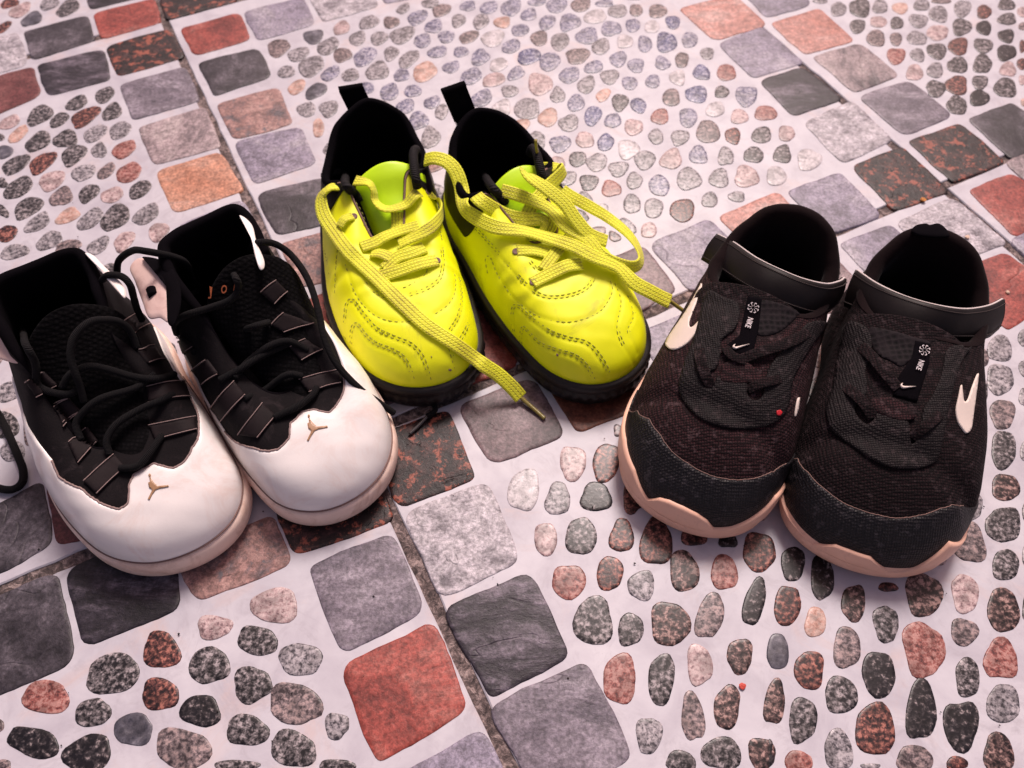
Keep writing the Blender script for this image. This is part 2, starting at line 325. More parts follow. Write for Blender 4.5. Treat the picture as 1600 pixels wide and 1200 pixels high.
# pebbles: origin and scale of the crop they were measured in, then x,y,half length,half width,angle,kind
PEB = {
(0, 0, .25): "60 22 60 28 15 r|125 65 75 38 25 p|310 25 65 35 20 g|425 50 80 42 35 d|200 120 72 38 25 k|25 170 55 25 40 r|655 595 68 42 35 d|480 645 72 40 25 d|250 720 85 55 30 d|370 750 65 38 30 d|535 730 100 48 32 r|700 700 70 45 35 d|60 765 70 38 25 p|115 840 75 35 38 o|240 885 90 50 35 d|410 870 80 52 15 d|595 835 80 45 30 g|750 815 70 50 30 g|5 860 25 22 0 d|30 950 50 42 15 k|100 1030 95 48 28 d|265 1020 95 50 35 r|460 970 85 55 35 d|620 940 50 45 40 g|775 935 80 48 25 R|520 1080 78 48 20 g|665 1070 70 35 38 b|805 1080 85 55 30 R|325 1130 85 55 25 p",
(0, 200, .25): "115 375 100 55 28 d|15 345 30 35 40 d|385 430 80 52 25 b|555 410 75 45 35 d|700 420 75 45 20 p|875 385 75 48 35 d|175 500 95 58 28 d|15 520 28 50 50 d|235 595 90 45 32 g|425 550 80 42 28 o|565 570 95 48 38 g|720 560 105 65 40 d|915 540 90 52 35 g|45 660 65 50 25 r|310 705 90 48 30 g|425 745 85 42 22 b|615 735 75 45 35 g|775 710 75 50 45 p|90 775 90 45 15 g|990 650 70 50 40 p",
(0, 0, 1): "10 665 20 20 0 d|48 672 12 24 0 b|15 612 20 15 20 g|20 705 20 16 10 g|68 712 12 14 0 g|1186 862 26 30 0 r|1239 881 18 28 0 D|1284 903 18 34 0 D|1562 545 20 20 0 g|1562 593 21 24 0 g|1531 612 12 24 0 d|1566 647 19 24 0 b|1525 670 9 20 0 r|1568 703 20 29 0 d|1522 733 10 24 0 d|1571 762 22 21 0 d|1520 789 14 25 0 g|1568 820 27 28 0 d|1513 848 26 33 15 b|1571 883 21 24 0 d|1599 528 8 14 0 g|1602 575 10 14 0 g|1602 620 10 15 0 g|1602 706 8 16 0 g|1605 800 8 16 0 d|1605 868 8 18 0 g|1605 950 8 20 0 d|1468 872 12 12 0 p|1537 560 8 14 0 b",
(300, 0, .25): "540 300 72 52 30 b|665 340 70 40 25 g|590 450 55 38 15 g|655 545 60 40 40 o|775 570 75 42 25 k|715 685 58 45 15 g|855 680 60 50 20 g|760 230 65 42 12 k|850 290 75 45 30 g|745 415 85 60 25 g|940 345 60 42 15 b|935 175 55 40 30 p|865 460 62 40 30 v|990 470 58 38 15 g|1035 240 55 42 25 g|1080 355 75 52 35 v|1105 140 62 42 20 g|1245 140 52 36 5 b|1170 240 55 42 30 g|1315 220 80 50 20 g|1245 335 48 42 45 g|1160 445 75 55 20 g|1355 370 75 42 35 g|1320 55 45 28 30 g|1410 110 65 42 25 v|1440 255 55 42 20 v|1510 165 58 40 15 v|1535 325 62 36 15 v|1455 450 75 60 30 o|1310 470 52 38 15 v|1095 550 42 35 0 v|1235 575 60 50 20 v|1380 570 55 38 10 v|1335 665 55 45 20 v|1415 755 62 55 20 v|1500 640 55 35 25 v|1190 655 35 30 0 g|790 800 35 60 0 o|1490 860 65 60 60 g|1370 860 35 25 0 g|1560 700 50 40 60 g|1490 20 55 30 10 g|1560 65 60 38 15 b|1590 230 50 40 15 v",
(600, 0, .25): "465 130 48 38 30 g|525 38 48 32 10 v|655 48 55 38 15 v|605 135 55 42 30 g|530 232 62 38 20 b|480 325 48 32 10 v|600 360 58 48 35 v|420 420 55 35 15 v|545 478 68 50 30 v|740 140 52 36 0 o|795 45 70 48 30 v|680 240 72 52 20 w|715 405 58 42 25 w|795 290 62 40 20 v|685 500 72 42 12 p|825 460 55 38 30 v|850 190 55 38 10 v|905 92 50 38 15 v|960 10 60 25 10 v|905 355 75 48 20 V|970 240 52 48 20 b|1080 35 65 45 15 v|1020 140 55 42 30 v|1100 260 62 50 30 g|1035 385 65 58 45 v|1160 140 70 50 20 v|1230 30 62 45 15 b|1320 105 68 45 10 w|1270 225 68 52 15 v|1210 350 72 50 10 b|1355 290 58 48 20 g|1310 420 60 38 10 v|1160 470 62 50 20 v|1265 530 60 48 35 g|785 570 52 38 0 g|975 525 78 68 0 p|1085 595 50 45 60 g|1200 645 55 50 30 v|1370 595 50 35 40 o|1410 480 58 45 10 g|1475 640 55 50 40 d|1465 370 55 45 30 v|1420 180 65 45 5 v|1460 70 62 40 5 g|1505 260 52 42 0 w|1555 160 45 42 20 v|1575 65 40 40 0 b|1575 410 50 45 0 v|1535 520 48 42 0 v|1590 660 45 50 60 V|610 615 70 48 25 v|735 680 62 55 30 w|895 680 78 70 0 g|1025 735 62 55 50 o|1155 770 65 50 20 g|1305 725 65 50 60 V|1430 755 52 45 10 v|1255 875 58 50 0 p|1560 795 60 50 0 p|1385 890 55 50 50 V|1100 900 68 50 15 v|945 890 70 60 60 g|835 800 75 50 25 o|1525 935 65 62 30 w|1210 995 58 45 15 d|1085 1020 45 42 0 p|1330 1015 65 55 30 g|1465 1055 62 48 15 g|1145 1115 60 45 10 g|1280 1140 58 50 0 d|1420 1180 62 50 0 R|1565 1130 52 50 50 g|1380 20 55 25 5 v",
(900, 0, .25): "510 70 55 45 0 b|605 140 45 42 0 V|475 168 48 38 0 w|430 275 45 52 0 v|565 265 65 62 0 V|710 250 50 48 0 v|540 395 42 48 60 v|662 375 42 50 0 b|820 335 42 38 0 g|480 510 45 42 0 v|635 485 50 48 0 w|785 455 45 55 70 V|940 455 58 52 0 R|595 610 52 58 0 b|755 590 70 52 5 V|910 575 45 38 0 d|1065 600 68 62 0 v|870 685 58 48 15 w|525 730 55 50 0 R|700 735 55 60 0 v|1020 730 52 48 0 p|1185 708 68 48 0 R|500 855 45 48 20 g|650 860 58 48 15 g|825 825 75 70 0 b|980 850 50 50 0 r|1160 845 62 52 0 d|1315 835 50 50 0 p|430 1000 65 60 30 g|595 995 70 62 40 p|765 970 58 55 0 v|935 978 52 55 0 g|1110 970 65 48 -5 d|1290 965 55 58 0 d|1455 1000 75 68 0 w|520 1160 62 68 50 v|705 1120 75 70 30 g|895 1115 60 62 0 g|1065 1105 75 70 0 p|1250 1100 62 62 0 w",
(800, 150, .25): "455 635 45 35 -30 g|750 675 55 60 0 g|885 700 58 65 0 g|1065 715 78 70 0 r|1235 650 50 48 0 g|1405 630 50 35 0 g|720 820 60 45 -50 g|855 840 50 48 0 p|570 700 30 30 0 w|640 880 40 30 -30 b|540 840 50 25 0 b",
(1200, 0, .25): "330 5 45 18 0 g|440 60 50 45 0 g|575 50 65 60 0 d|700 40 45 48 0 g|825 52 50 35 0 o|690 138 50 36 0 p|560 165 48 45 0 d|805 145 42 38 0 d|960 30 52 40 0 g|940 130 62 42 -10 g|1065 90 62 50 -20 g|675 240 58 52 0 b|800 245 38 42 0 b|930 240 65 42 -10 g|1060 205 68 48 0 p|1215 55 55 52 0 g|1350 75 45 45 0 r|1490 30 52 38 0 d|1085 5 60 20 0 b|1210 170 62 52 0 d|1350 175 48 45 0 D|1495 120 58 38 0 d|1590 75 30 35 0 p|800 350 60 50 0 R|935 345 48 40 -20 g|1055 320 62 50 -10 d|1190 290 60 58 0 r|1345 285 62 45 -10 d|1490 225 52 42 0 D|1590 165 25 25 0 b|1490 330 62 50 10 D|915 455 52 52 0 p|1045 440 50 50 0 g|1185 408 68 48 0 d|1340 400 58 60 -20 d|1500 435 52 45 -10 p|1590 290 20 40 0 r|1585 400 28 38 0 r|1050 555 62 52 -20 d|1180 535 68 62 0 r|1325 515 50 45 0 d|1485 550 70 62 0 d|1320 615 62 50 0 D|1180 660 65 58 -20 d|1590 500 25 30 0 p|1595 640 15 25 0 o",
(780, 640, .25): "460 335 82 108 0 p|670 330 85 120 -10 r|155 505 100 128 -10 w|365 560 75 105 -10 g|605 550 95 92 0 D|835 555 65 95 0 r|290 810 72 100 0 p|510 795 98 115 0 d|765 790 75 105 -10 r|980 830 105 145 -5 r|1215 790 80 65 0 r|1430 820 60 45 0 D|435 1075 108 105 0 R|690 1025 85 105 -10 r|890 1100 85 90 0 g|1155 1010 88 135 10 d|1405 1020 85 110 0 R|740 130 25 40 0 b",
(800, 900, .25): "510 285 118 155 5 d|740 335 80 100 0 d|985 300 120 140 0 d|1235 250 85 142 -15 b|1515 160 65 150 -15 D|675 645 105 150 0 R|935 645 80 165 -8 d|1170 555 80 125 5 p|1425 500 80 110 0 d|1130 880 72 150 5 b|1345 820 78 140 -8 d|855 995 78 120 0 g|1055 1160 95 65 0 d|1310 1110 130 95 0 d|1560 1110 85 100 0 d",
(1200, 900, .25): "120 185 82 125 -10 r|295 290 65 95 -10 o|60 475 68 115 0 k|535 170 75 115 0 d|490 450 85 130 -5 b|735 300 75 120 10 d|260 590 92 122 0 r|455 745 105 112 0 d|690 615 105 140 10 D|970 120 115 135 10 d|970 460 125 175 15 R|1230 110 82 125 10 p|1225 350 85 85 -10 b|1470 215 100 135 0 d|1455 520 108 125 0 R|1245 635 75 125 5 d|1470 800 100 125 0 g|40 790 65 140 -5 d|215 900 90 140 -5 d|440 1090 90 125 10 g|670 960 128 160 5 r|955 840 98 180 0 D|1205 935 110 155 0 D|1440 1110 95 125 0 d|915 1145 110 90 0 b|1180 1170 70 40 0 r|190 1160 90 65 0 R|640 1190 60 20 0 g|15 1110 25 85 0 D|750 70 60 30 0 r",
(0, 900, .25): "1010 465 112 118 0 r|1340 320 110 75 0 p|705 615 165 125 10 d|1310 560 130 110 20 d|290 760 145 105 -10 R|580 855 108 90 10 d|1000 740 118 98 0 r|835 960 122 100 0 k|1255 845 125 100 -10 D|210 1040 165 92 -18 D|550 1110 150 115 20 D|1145 1080 175 125 -10 b|0 935 25 40 0 b|20 1180 50 35 0 b",
(300, 900, .25): "520 185 145 110 10 p|410 405 125 90 -10 d|680 520 135 100 -5 g|375 680 120 110 20 d|645 800 160 130 -10 b|345 965 130 98 -10 d|635 1080 145 110 -15 d|905 935 78 80 0 g|275 1185 140 35 0 d|910 1185 110 40 0 d",
}
floor = tag(bpy.data.objects.new("tile_floor", None), "floor of square glazed tiles printed with setts and pebbles", None, None, 'structure')
C.objects.link(floor)
# joint bed, one sheet under the tiles
mesh_obj("cement_joint", [(-1.6, -0.9, -0.0011), (1.6, -0.9, -0.0011), (1.6, 2.2, -0.0011), (-1.6, 2.2, -0.0011)], [(0, 1, 2, 3)], JOINT, floor, False)
# square grid of tiles fitted to the four joints seen in the photograph
TS = 1.1 * CAM_H
YAW = math.radians(26.8)
gx = Vector((math.cos(YAW), math.sin(YAW), 0)); gy = Vector((-math.sin(YAW), math.cos(YAW), 0))
G0 = at(559, 683.4)
tc = [at(559, 683.4), at(1489.4, 301.8), at(955.2, -158.6), at(265.6, 37.8)]
ex = ((tc[1] - tc[0]) + (tc[2] - tc[3])) / 2
ey = ((tc[3] - tc[0]) + (tc[2] - tc[1])) / 2
def tile_pt(i, j):
    return tc[0] + ex * i + ey * j
def inpoly(p, poly):
    r = False; n = len(poly); j = n - 1
    for i in range(n):
        a, b = poly[i], poly[j]
        if (a[1] > p[1]) != (b[1] > p[1]) and p[0] < (b[0] - a[0]) * (p[1] - a[1]) / (b[1] - a[1]) + a[0]: r = not r
        j = i
    return r
def rag(o, n, amp, seed):
    return o
def add_stone(name, outline, mat, parent, h, inset, seed):
    """a low rounded stone standing a little proud of the glaze"""
    n = len(outline)
    c = sum((Vector(p) for p in outline), Vector((0, 0, 0))) / n
    V = []
    for f, z in ((1.0, -0.0010), (0.985, h * 0.45)):
        for p in outline:
            d = Vector(p) - c
            V.append(d * f + Vector((0, 0, z)))
    for k, z in ((inset, h * 0.86), (inset * 3.0, h)):
        for p in outline:
            d = Vector(p) - c
            l = d.length
            V.append(d * max(0.2, (l - k) / l) + Vector((0, 0, z)))
    V.append(Vector((0, 0, h)))
    F = []
    for r in range(3):
        for i in range(n):
            j = (i + 1) % n
            F.append((r * n + i, r * n + j, (r + 1) * n + j, (r + 1) * n + i))
    for i in range(n):
        F.append((3 * n + i, 3 * n + (i + 1) % n, 4 * n))
    return V, F, c, mat, name, parent
def ccw(pts):
    a = sum(pts[i][0] * pts[(i + 1) % len(pts)][1] - pts[(i + 1) % len(pts)][0] * pts[i][1] for i in range(len(pts)))
    return pts if a > 0 else pts[::-1]
tiles = {}
for i in range(-2, 4):
    for j in range(-2, 3):
        g = 0.0030
        a = tile_pt(i, j); b = tile_pt(i + 1, j); c = tile_pt(i + 1, j + 1); d = tile_pt(i, j + 1)
        cen = (a + b + c + d) / 4
        q = [p + (cen - p).normalized() * g * 1.41 for p in (a, b, c, d)]
        # chipped, slightly uneven tile edge
        ring = []
        for k in range(4):
            p, r_ = q[k], q[(k + 1) % 4]
            e = (r_ - p); nn = Vector((-e.y, e.x, 0)).normalized()
            for s in range(40):
                t = s / 40
                w = p + e * t
                ring.append(w + nn * (noise.noise(w * 60) * 0.0009 + noise.noise(w * 260) * 0.0006 + 0.0004))
        n = len(ring)
        V = []
        for dz, ins in ((-0.0040, 0.0), (-0.0006, 0.0), (0.0, 0.0008)):
            for w in ring:
                dd = (cen - w).normalized()
                V.append(w - cen + dd * ins + Vector((0, 0, dz)))
        V.append(Vector((0, 0, 0)))
        F = [(r * n + k, r * n + (k + 1) % n, (r + 1) * n + (k + 1) % n, (r + 1) * n + k) for r in range(2) for k in range(n)]
        F += [(2 * n + k, 2 * n + (k + 1) % n, 3 * n) for k in range(n)]
        o = mesh_obj("floor_tile", V, F, GLAZE, floor, False, cen)
        tiles[(i, j)] = (o, [x for x in q], cen)
def tile_of(p):
    for k, (o, q, cen) in tiles.items():
        if inpoly(p, q): return o, cen
    best = min(tiles.values(), key=lambda t: (t[2] - p).length)
    return best[0], best[2]
stones = []
def sett_outline(c4, seed):
    """rounded, slightly wavy four-sided outline from ground corners"""
    pts = []
    R = 0.0058
    for k in range(4):
        a, b, c = c4[k - 1], c4[k], c4[(k + 1) % 4]
        u = (a - b).normalized(); v = (c - b).normalized()
        rr = R * random.uniform(0.75, 1.5)
        p0, p2 = b + u * rr, b + v * rr
        for s in range(6):
            t = s / 5
            pts.append(p0 * (1 - t) ** 2 + b * 2 * t * (1 - t) + p2 * t * t)
        nx = c4[(k + 1) % 4]
        L = (nx - b)
        for s in range(1, 9):
            t = s / 9
            w = b + L * (rr / L.length + t * (1 - 2 * rr / L.length))
            pts.append(w)
    out = []
    cen = sum(pts, Vector((0, 0, 0))) / len(pts)
    for w in pts:
        d = (w - cen).normalized()
        out.append(w + d * (0.0011 + noise.noise(w * 55 + Vector((seed, 0, 0))) * 0.0012 + noise.noise(w * 220) * 0.0004))
    return out
sett_c = []
for k, s in enumerate([x for ln in SETTS.strip().splitlines() for x in ln.split('|')]):
    f = s.split()
    c4 = ccw([at(*map(float, q.split(','))) for q in f[:4]])
    o = sett_outline(c4, k * 3.1)
    sett_c.append((sum(o, Vector((0, 0, 0))) / len(o), 0.03))
    stones.append(("sett", o, SB[f[4]], 0.0005, 0.0009, k))
peb_c = []
def pebble_outline(c, ax, bx, k, irr=1.0):
    o = []
    m = 26
    ph = random.random() * 6.28; ph2 = random.random() * 6.28
    e2 = random.uniform(0.03, 0.12) * irr; e3 = random.uniform(0.03, 0.11) * irr
    for s in range(m):
        t = 2 * math.pi * s / m
        r = 1 + e2 * math.cos(2 * t + ph) * 0.4 + e3 * math.cos(3 * t + ph2) + 0.025 * math.cos(5 * t + ph + ph2) + 0.07 * noise.noise(Vector((k * 7.3, math.cos(t) * 2, math.sin(t) * 2)))
        sp = 0.88
        ct = math.copysign(abs(math.cos(t)) ** sp, math.cos(t)); st = math.copysign(abs(math.sin(t)) ** sp, math.sin(t))
        o.append(c(r * ct, r * st))
    return o
k = 0
for (ox, oy, sc), s in PEB.items():
    for e in s.split('|'):
        X, Y, A, B, ang, kind = e.split()
        X, Y, A, B, ang = float(X) * sc + ox, float(Y) * sc + oy, float(A) * sc, float(B) * sc, math.radians(float(ang))
        if X > 960 and Y > 690 and kind == 'd' and (X * 7 + Y * 3) % 5 > 1.5: kind = 'e'  # pink cast at lower right painted into some dark pebbles
        k += 1
        ca, sa = math.cos(ang), math.sin(ang)
        A *= 1.02; B *= 1.02
        o = pebble_outline(lambda p, q: at(X + p * A * ca + q * B * sa, Y - p * A * sa + q * B * ca), A, B, k)
        o = ccw(o)
        cen = sum(o, Vector((0, 0, 0))) / len(o)
        peb_c.append((cen, max((p - cen).length for p in o)))
        stones.append(("pebble", o, PB[kind], 0.0004, 0.0007, k))
# pebbles and setts under the shoes and beyond the frame: the same printed pattern goes on
def in_band(p):
    """within the row of square stones along a tile's edge?"""
    q = p - tc[0]
    den = ex.x * ey.y - ex.y * ey.x
    u = (q.x * ey.y - q.y * ey.x) / den; v = (ex.x * q.y - ex.y * q.x) / den
    fu, fv = u % 1.0, v % 1.0
    return min(fu, 1 - fu, fv, 1 - fv) < 0.145, u, v
extra = []
rg = random.Random(11)
for u8 in range(-16, 32):
    for v8 in range(-16, 24):
        iu, iv = u8 % 8, v8 % 8
        if not (iu in (0, 7) or iv in (0, 7)): continue
        cu, cv = (u8 + 0.5) / 8, (v8 + 0.5) / 8
        p = tc[0] + ex * cu + ey * cv
        if not (-0.62 < p.x < 0.62 and -0.1 < p.y < 0.95): continue
        if any((p - c).length < 0.043 for c, r in sett_c): continue
        if any((p - c).length < 0.040 for c, r in peb_c): continue
        hu, hv = 0.0555, 0.0555
        c4 = ccw([p + ex * (hu * a) + ey * (hv * b) for a, b in ((-1, -1), (1, -1), (1, 1), (-1, 1))])
        kk = rg.choice(['slate', 'grey', 'lav', 'pale', 'red', 'mauve', 'vein', 'spark', 'pinkspeck', 'ink'])
        stones.append(("sett", sett_outline(c4, 500 + u8 * 31 + v8), SB[kk], 0.0008, 0.0010, 0))
        sett_c.append((p, 0.03))
for t in range(26000):
    p = Vector((rg.uniform(-0.62, 0.62), rg.uniform(-0.08, 0.92), 0))
    b, u, v = in_band(p)
    if b: continue
    if any(abs(p.x - c.x) < 0.05 and (p - c).length < r + 0.0125 for c, r in peb_c): continue
    if any(abs(p.x - c.x) < 0.06 and (p - c).length < 0.038 for c, r in sett_c): continue
    A = rg.uniform(0.0085, 0.0105); B = A * rg.uniform(0.65, 0.95); ang = rg.uniform(0, 3.14)
    ca, sa = math.cos(ang), math.sin(ang)
    k += 1
    o = ccw(pebble_outline(lambda a, b_: p + Vector((a * A * ca - b_ * B * sa, a * A * sa + b_ * B * ca, 0)), A, B, k))
    peb_c.append((p, A))
    extra.append(("pebble", o, PB[rg.choice('dddggbbvprRD')], 0.0004, 0.0007, k))
def area_px(o):
    c = sum(o, Vector((0, 0, 0))) / len(o)
    A = abs(sum(o[i].x * o[(i + 1) % len(o)].y - o[(i + 1) % len(o)].x * o[i].y for i in range(len(o)))) / 2
    return A / (c - CAM_O).length ** 2
pebs = sorted([s for s in stones if s[0] == "pebble"], key=lambda s: -area_px(s[1]))
singles = [s for s in stones if s[0] == "sett"] + pebs[:298]
rest = pebs[298:] + extra
for (nm, o, mat, h, ins, kk) in singles:
    V, F, c, mat, nm, _ = add_stone(nm, o, mat, None, h, ins, kk)
    T, tcen = tile_of(c)
    mesh_obj(nm, V, F, mat, T, True, c - tcen)
byt = {}
for (nm, o, mat, h, ins, kk) in rest:
    V, F, c, mat, nm, _ = add_stone(nm, o, mat, None, h, ins, kk)
    T, tcen = tile_of(c)
    byt.setdefault(T.name, (T, tcen, []))[2].append((V, F, c - tcen, mat))
for T, tcen, L in byt.values():
    VV, FF, mats, mi = [], [], [], []
    for V, F, d, mat in L:
        b = len(VV)
        VV += [v + d for v in V]
        if mat not in mats: mats.append(mat)
        FF += [tuple(i + b for i in q) for q in F]
        mi += [mats.index(mat)] * len(F)
    me = bpy.data.meshes.new("small_pebbles")
    me.from_pydata([tuple(v) for v in VV], [], FF)
    for m_ in mats: me.materials.append(m_)
    me.polygons.foreach_set("material_index", mi)
    me.polygons.foreach_set("use_smooth", [True] * len(FF))
    me.update()
    tag(link("small_pebbles", me, T), kind='stuff')
print("stones", len(singles), "rest", len(rest))
# ------------------------------------------------------------------ shoe building kit
CM = 0.01
Z0 = 0.0009                     # top of the printed stones the soles stand on
FOOT = [(0, 0), (.030, .50), (.12, .855), (.27, 1.0), (.44, .93), (.62, .79), (.80, .75), (.945, .53), (1, 0)]
class Shoe:
    NTH, NV = 192, 44
    def __init__(s, toe, phi, L, W, zs, rim, prof, bow=0.0, foot=FOOT, lean=0.0, inset=0.0, toe_skew=0.0, mw=1.0, bul=0.10, hs=0.0):
        s.bul = bul
        """toe: ground point of the toe tip (cm), phi: heading of the heel, rim/prof: nine stations toe to heel"""
        s.O = Vector((toe[0] * CM, toe[1] * CM, Z0)); s.phi = math.radians(phi)
        s.S = Vector((math.sin(s.phi), math.cos(s.phi), 0)); s.X = Vector((math.cos(s.phi), -math.sin(s.phi), 0))
        s.L, s.W, s.zs, s.bow = L, W, zs, bow
        half = []
        for i in range(9):
            fs, fw = foot[i]
            if fs > .4: fw *= 1 + (mw - 1) * (.5 if fs < .5 or fs > .9 else 1)
            rs, rx, rz = rim[i][:3]
            a, k, m = prof[i]
            half.append((fs * L, fw * W / 2, rs, rx, rz, a, k, m))
        ring = [list(h) for h in half] + [[h[0], -h[1], h[2], -h[3], h[4], h[5], h[6], h[7]] for h in half[-2:0:-1]]
        for i, h in enumerate(ring):
            if i < len(rim) and len(rim[i]) > 3 and i > 0 and i < 8:      # right side may differ from left
                pass
            h[1] += bow * math.sin(math.pi * min(1, h[0] / L)) + toe_skew * max(0, 1 - h[0] / (0.35 * L))
            h[3] += hs * min(1, max(0, h[2] / L - .72) / .2)
            h[3] += bow * 0.8 * math.sin(math.pi * min(1, h[2] / L)) + lean * max(0, h[4] - 4) 
        s.ctrl = [tuple(h) for h in ring]
        s.ring = catmull(s.ctrl, s.NTH // 16, True)
        s.wr = []     # wrinkles: function of world point -> displacement
        s.grid = [[s.raw(i / s.NTH, j / s.NV) for j in range(s.NV + 1)] for i in range(s.NTH)]
        s.build_bvh()
    def world(s, x, y, z): return s.O + s.X * (x * CM) + s.S * (y * CM) + Vector((0, 0, z * CM))
    def station(s, t):
        t = (t % 1.0) * s.NTH; i = int(t); f = t - i
        a, b = s.ring[i % s.NTH], s.ring[(i + 1) % s.NTH]
        return [a[k] * (1 - f) + b[k] * f for k in range(8)]
    def raw(s, t, v):
        fs, fx, rs, rx, rz, a, k, m = s.station(t)
        B = Vector((fx, fs, s.zs)); T = Vector((rx, rs, rz))
        D = Vector((fx - rx, fs - rs, 0))
        dn = D.normalized() if D.length > 1e-6 else D
        P1 = B + Vector((0, 0, a)) + dn * (s.bul * min(1, fs / (0.2 * s.L))); P2 = T + D * k - Vector((0, 0, m))
        u = 1 - v
        p = B * u ** 3 + P1 * (3 * u * u * v) + P2 * (3 * u * v * v) + T * v ** 3
        return s.world(p.x, p.y, p.z)
    def disp(s, fn):
        """push the whole upper along its normal by fn(t, v, p) metres"""
        g = s.grid
        N = [[s.gnorm(i, j) for j in range(s.NV + 1)] for i in range(s.NTH)]
        s.grid = [[g[i][j] + N[i][j] * fn(i / s.NTH, j / s.NV, g[i][j]) for j in range(s.NV + 1)] for i in range(s.NTH)]
        s.build_bvh()
    def gnorm(s, i, j):
        g = s.grid; n = s.NTH
        a = g[(i + 1) % n][j] - g[(i - 1) % n][j]
        b = g[i][min(j + 1, s.NV)] - g[i][max(j - 1, 0)]
        c = a.cross(b)
        return c.normalized() if c.length > 1e-12 else Vector((0, 0, 1))
    def build_bvh(s):
        s.sign = 1.0
        m = s.NTH // 4
        if s.gnorm(m, 5).dot(s.X) < 0: s.sign = -1.0
        V = [p for col in s.grid for p in col]
        w = s.NV + 1
        F = [(i * w + j, ((i + 1) % s.NTH) * w + j, ((i + 1) % s.NTH) * w + j + 1, i * w + j + 1) for i in range(s.NTH) for j in range(s.NV)]
        s.V, s.F = V, F
        s.bvh = BVHTree.FromPolygons(V, F)
        s.targets = [s.bvh]
    def P(s, t, v):
        t = (t % 1.0) * s.NTH; i = int(t) % s.NTH; f = t - int(t)
        vv = max(0.0, min(0.99999, v)) * s.NV; j = int(vv); g = vv - j
        a, b = s.grid[i], s.grid[(i + 1) % s.NTH]
        return (a[j] * (1 - f) + b[j] * f) * (1 - g) + (a[j + 1] * (1 - f) + b[j + 1] * f) * g
    def N(s, t, v):
        e = 0.006
        a = s.P(t + e, v) - s.P(t - e, v); b = s.P(t, min(1, v + 0.02)) - s.P(t, max(0, v - 0.02))
        c = a.cross(b)
        return (c.normalized() if c.length > 1e-12 else Vector((0, 0, 1))) * s.sign
    def hit(s, x, y, bvhs=None):
        d = ray(x, y); best = None
        for b in (bvhs or s.targets):
            loc, nor, idx, dist = b.ray_cast(CAM_O, d)
            if loc is not None and (best is None or dist < best[2]):
                if nor.dot(d) > 0: nor = -nor
                best = (loc, nor, dist, idx, b)
        return best
    def near(s, x, y, bvhs=None):
        """ray hit, or the surface point closest to the ray when it misses"""
        h = s.hit(x, y, bvhs)
        if h: return h[0], h[1]
        d = ray(x, y); best = None
        for b in (bvhs or s.targets):
            for k in range(60):
                q = CAM_O + d * (0.22 + k * 0.006)
                loc, nor, idx, dist = b.find_nearest(q)
                if loc is not None and (best is None or dist < best[0]): best = (dist, loc, nor)
        n = best[2]
        if n.dot(d) > 0: n = -n
        return best[1], n
    def tv(s, x, y):
        h = s.hit(x, y, [s.bvh])
        if not h:
            loc, nor = s.near(x, y, [s.bvh]); loc, nor, idx, _ = s.bvh.find_nearest(loc)
        else: loc, idx = h[0], h[3]
        i, j = idx // s.NV, idx % s.NV
        p = s.grid[i][j]; a = s.grid[(i + 1) % s.NTH][j] - p; b = s.grid[i][j + 1] - p; d = loc - p
        aa, ab, bb, da, db = a.dot(a), a.dot(b), b.dot(b), d.dot(a), d.dot(b)
        det = aa * bb - ab * ab
        f, g = ((da * bb - db * ab) / det, (db * aa - da * ab) / det) if abs(det) > 1e-18 else (0, 0)
        t = (i + max(0, min(1, f))) / s.NTH
        if t > 0.5: t -= 1.0
        return t, (j + max(0, min(1, g))) / s.NV
    # ---- parts
    def empty(s, name, label, group):
        e = bpy.data.objects.new(name, None); C.objects.link(e)
        tag(e, label, 'shoe', group)
        e.location = s.world(0, s.L / 2, 0); e.rotation_euler = (0, 0, -s.phi)
        s.root = e
        bpy.context.view_layer.update()
        return e
    def add(s, name, V, F, mat, smooth=True, parent=None, uvs=None):
        c = sum((Vector(v) for v in V), Vector((0, 0, 0))) / len(V)
        o = mesh_obj(name, [Vector(v) - c for v in V], F, mat, None, smooth, None, uvs)
        par = parent or s.root
        bpy.context.view_layer.update()
        o.parent = par
        o.matrix_parent_inverse = par.matrix_world.inverted()
        o.location = c
        return o
    def upper(s, name, mat, thick=0.0030, pad=0.0042, inner_mat=None, lining_name="lining"):
        F = [f if s.sign > 0 else f[::-1] for f in s.F]
        uv = [(i / s.NTH, j / s.NV) for i in range(s.NTH) for j in range(s.NV + 1)]
        s.add(name, s.V, F, mat, uvs=uv)
        # lining: rolls over the rim and goes down inside to the insole
        rows = []
        cen = s.world(0, s.L * 0.5, s.zs)
        n = s.NTH
        for q in range(0, 7):       # rounded padded rim
            a = math.pi * q / 6
            row = []
            for i in range(n):
                st = s.station(i / n)
                soft = max(0.0, min(1.0, (st[2] / s.L - 0.55) / 0.15))
                r = (thick + (pad - thick) * soft) * 0.5
                Tp = s.grid[i][s.NV]; N = s.gnorm(i, s.NV) * s.sign
                up = (s.grid[i][s.NV] - s.grid[i][s.NV - 2]).normalized()
                row.append(Tp - N * r + N * (r * 1.12) * math.cos(a) + up * (r * 1.3) * math.sin(a))
            rows.append(row)
        for v in (0.93, 0.86, 0.78, 0.68, 0.56, 0.44, 0.32, 0.2, 0.08):
            row = []
            j = int(v * s.NV)
            for i in range(n):
                st = s.station(i / n)
                soft = max(0.0, min(1.0, (st[2] / s.L - 0.55) / 0.15))
                th = thick + (pad - thick) * soft * (1 if v > 0.6 else 0.75)
                row.append(s.grid[i][j] - s.gnorm(i, j) * s.sign * th)
            rows.append(row)
        row = []
        V = [p for r in rows for p in r]
        F = []
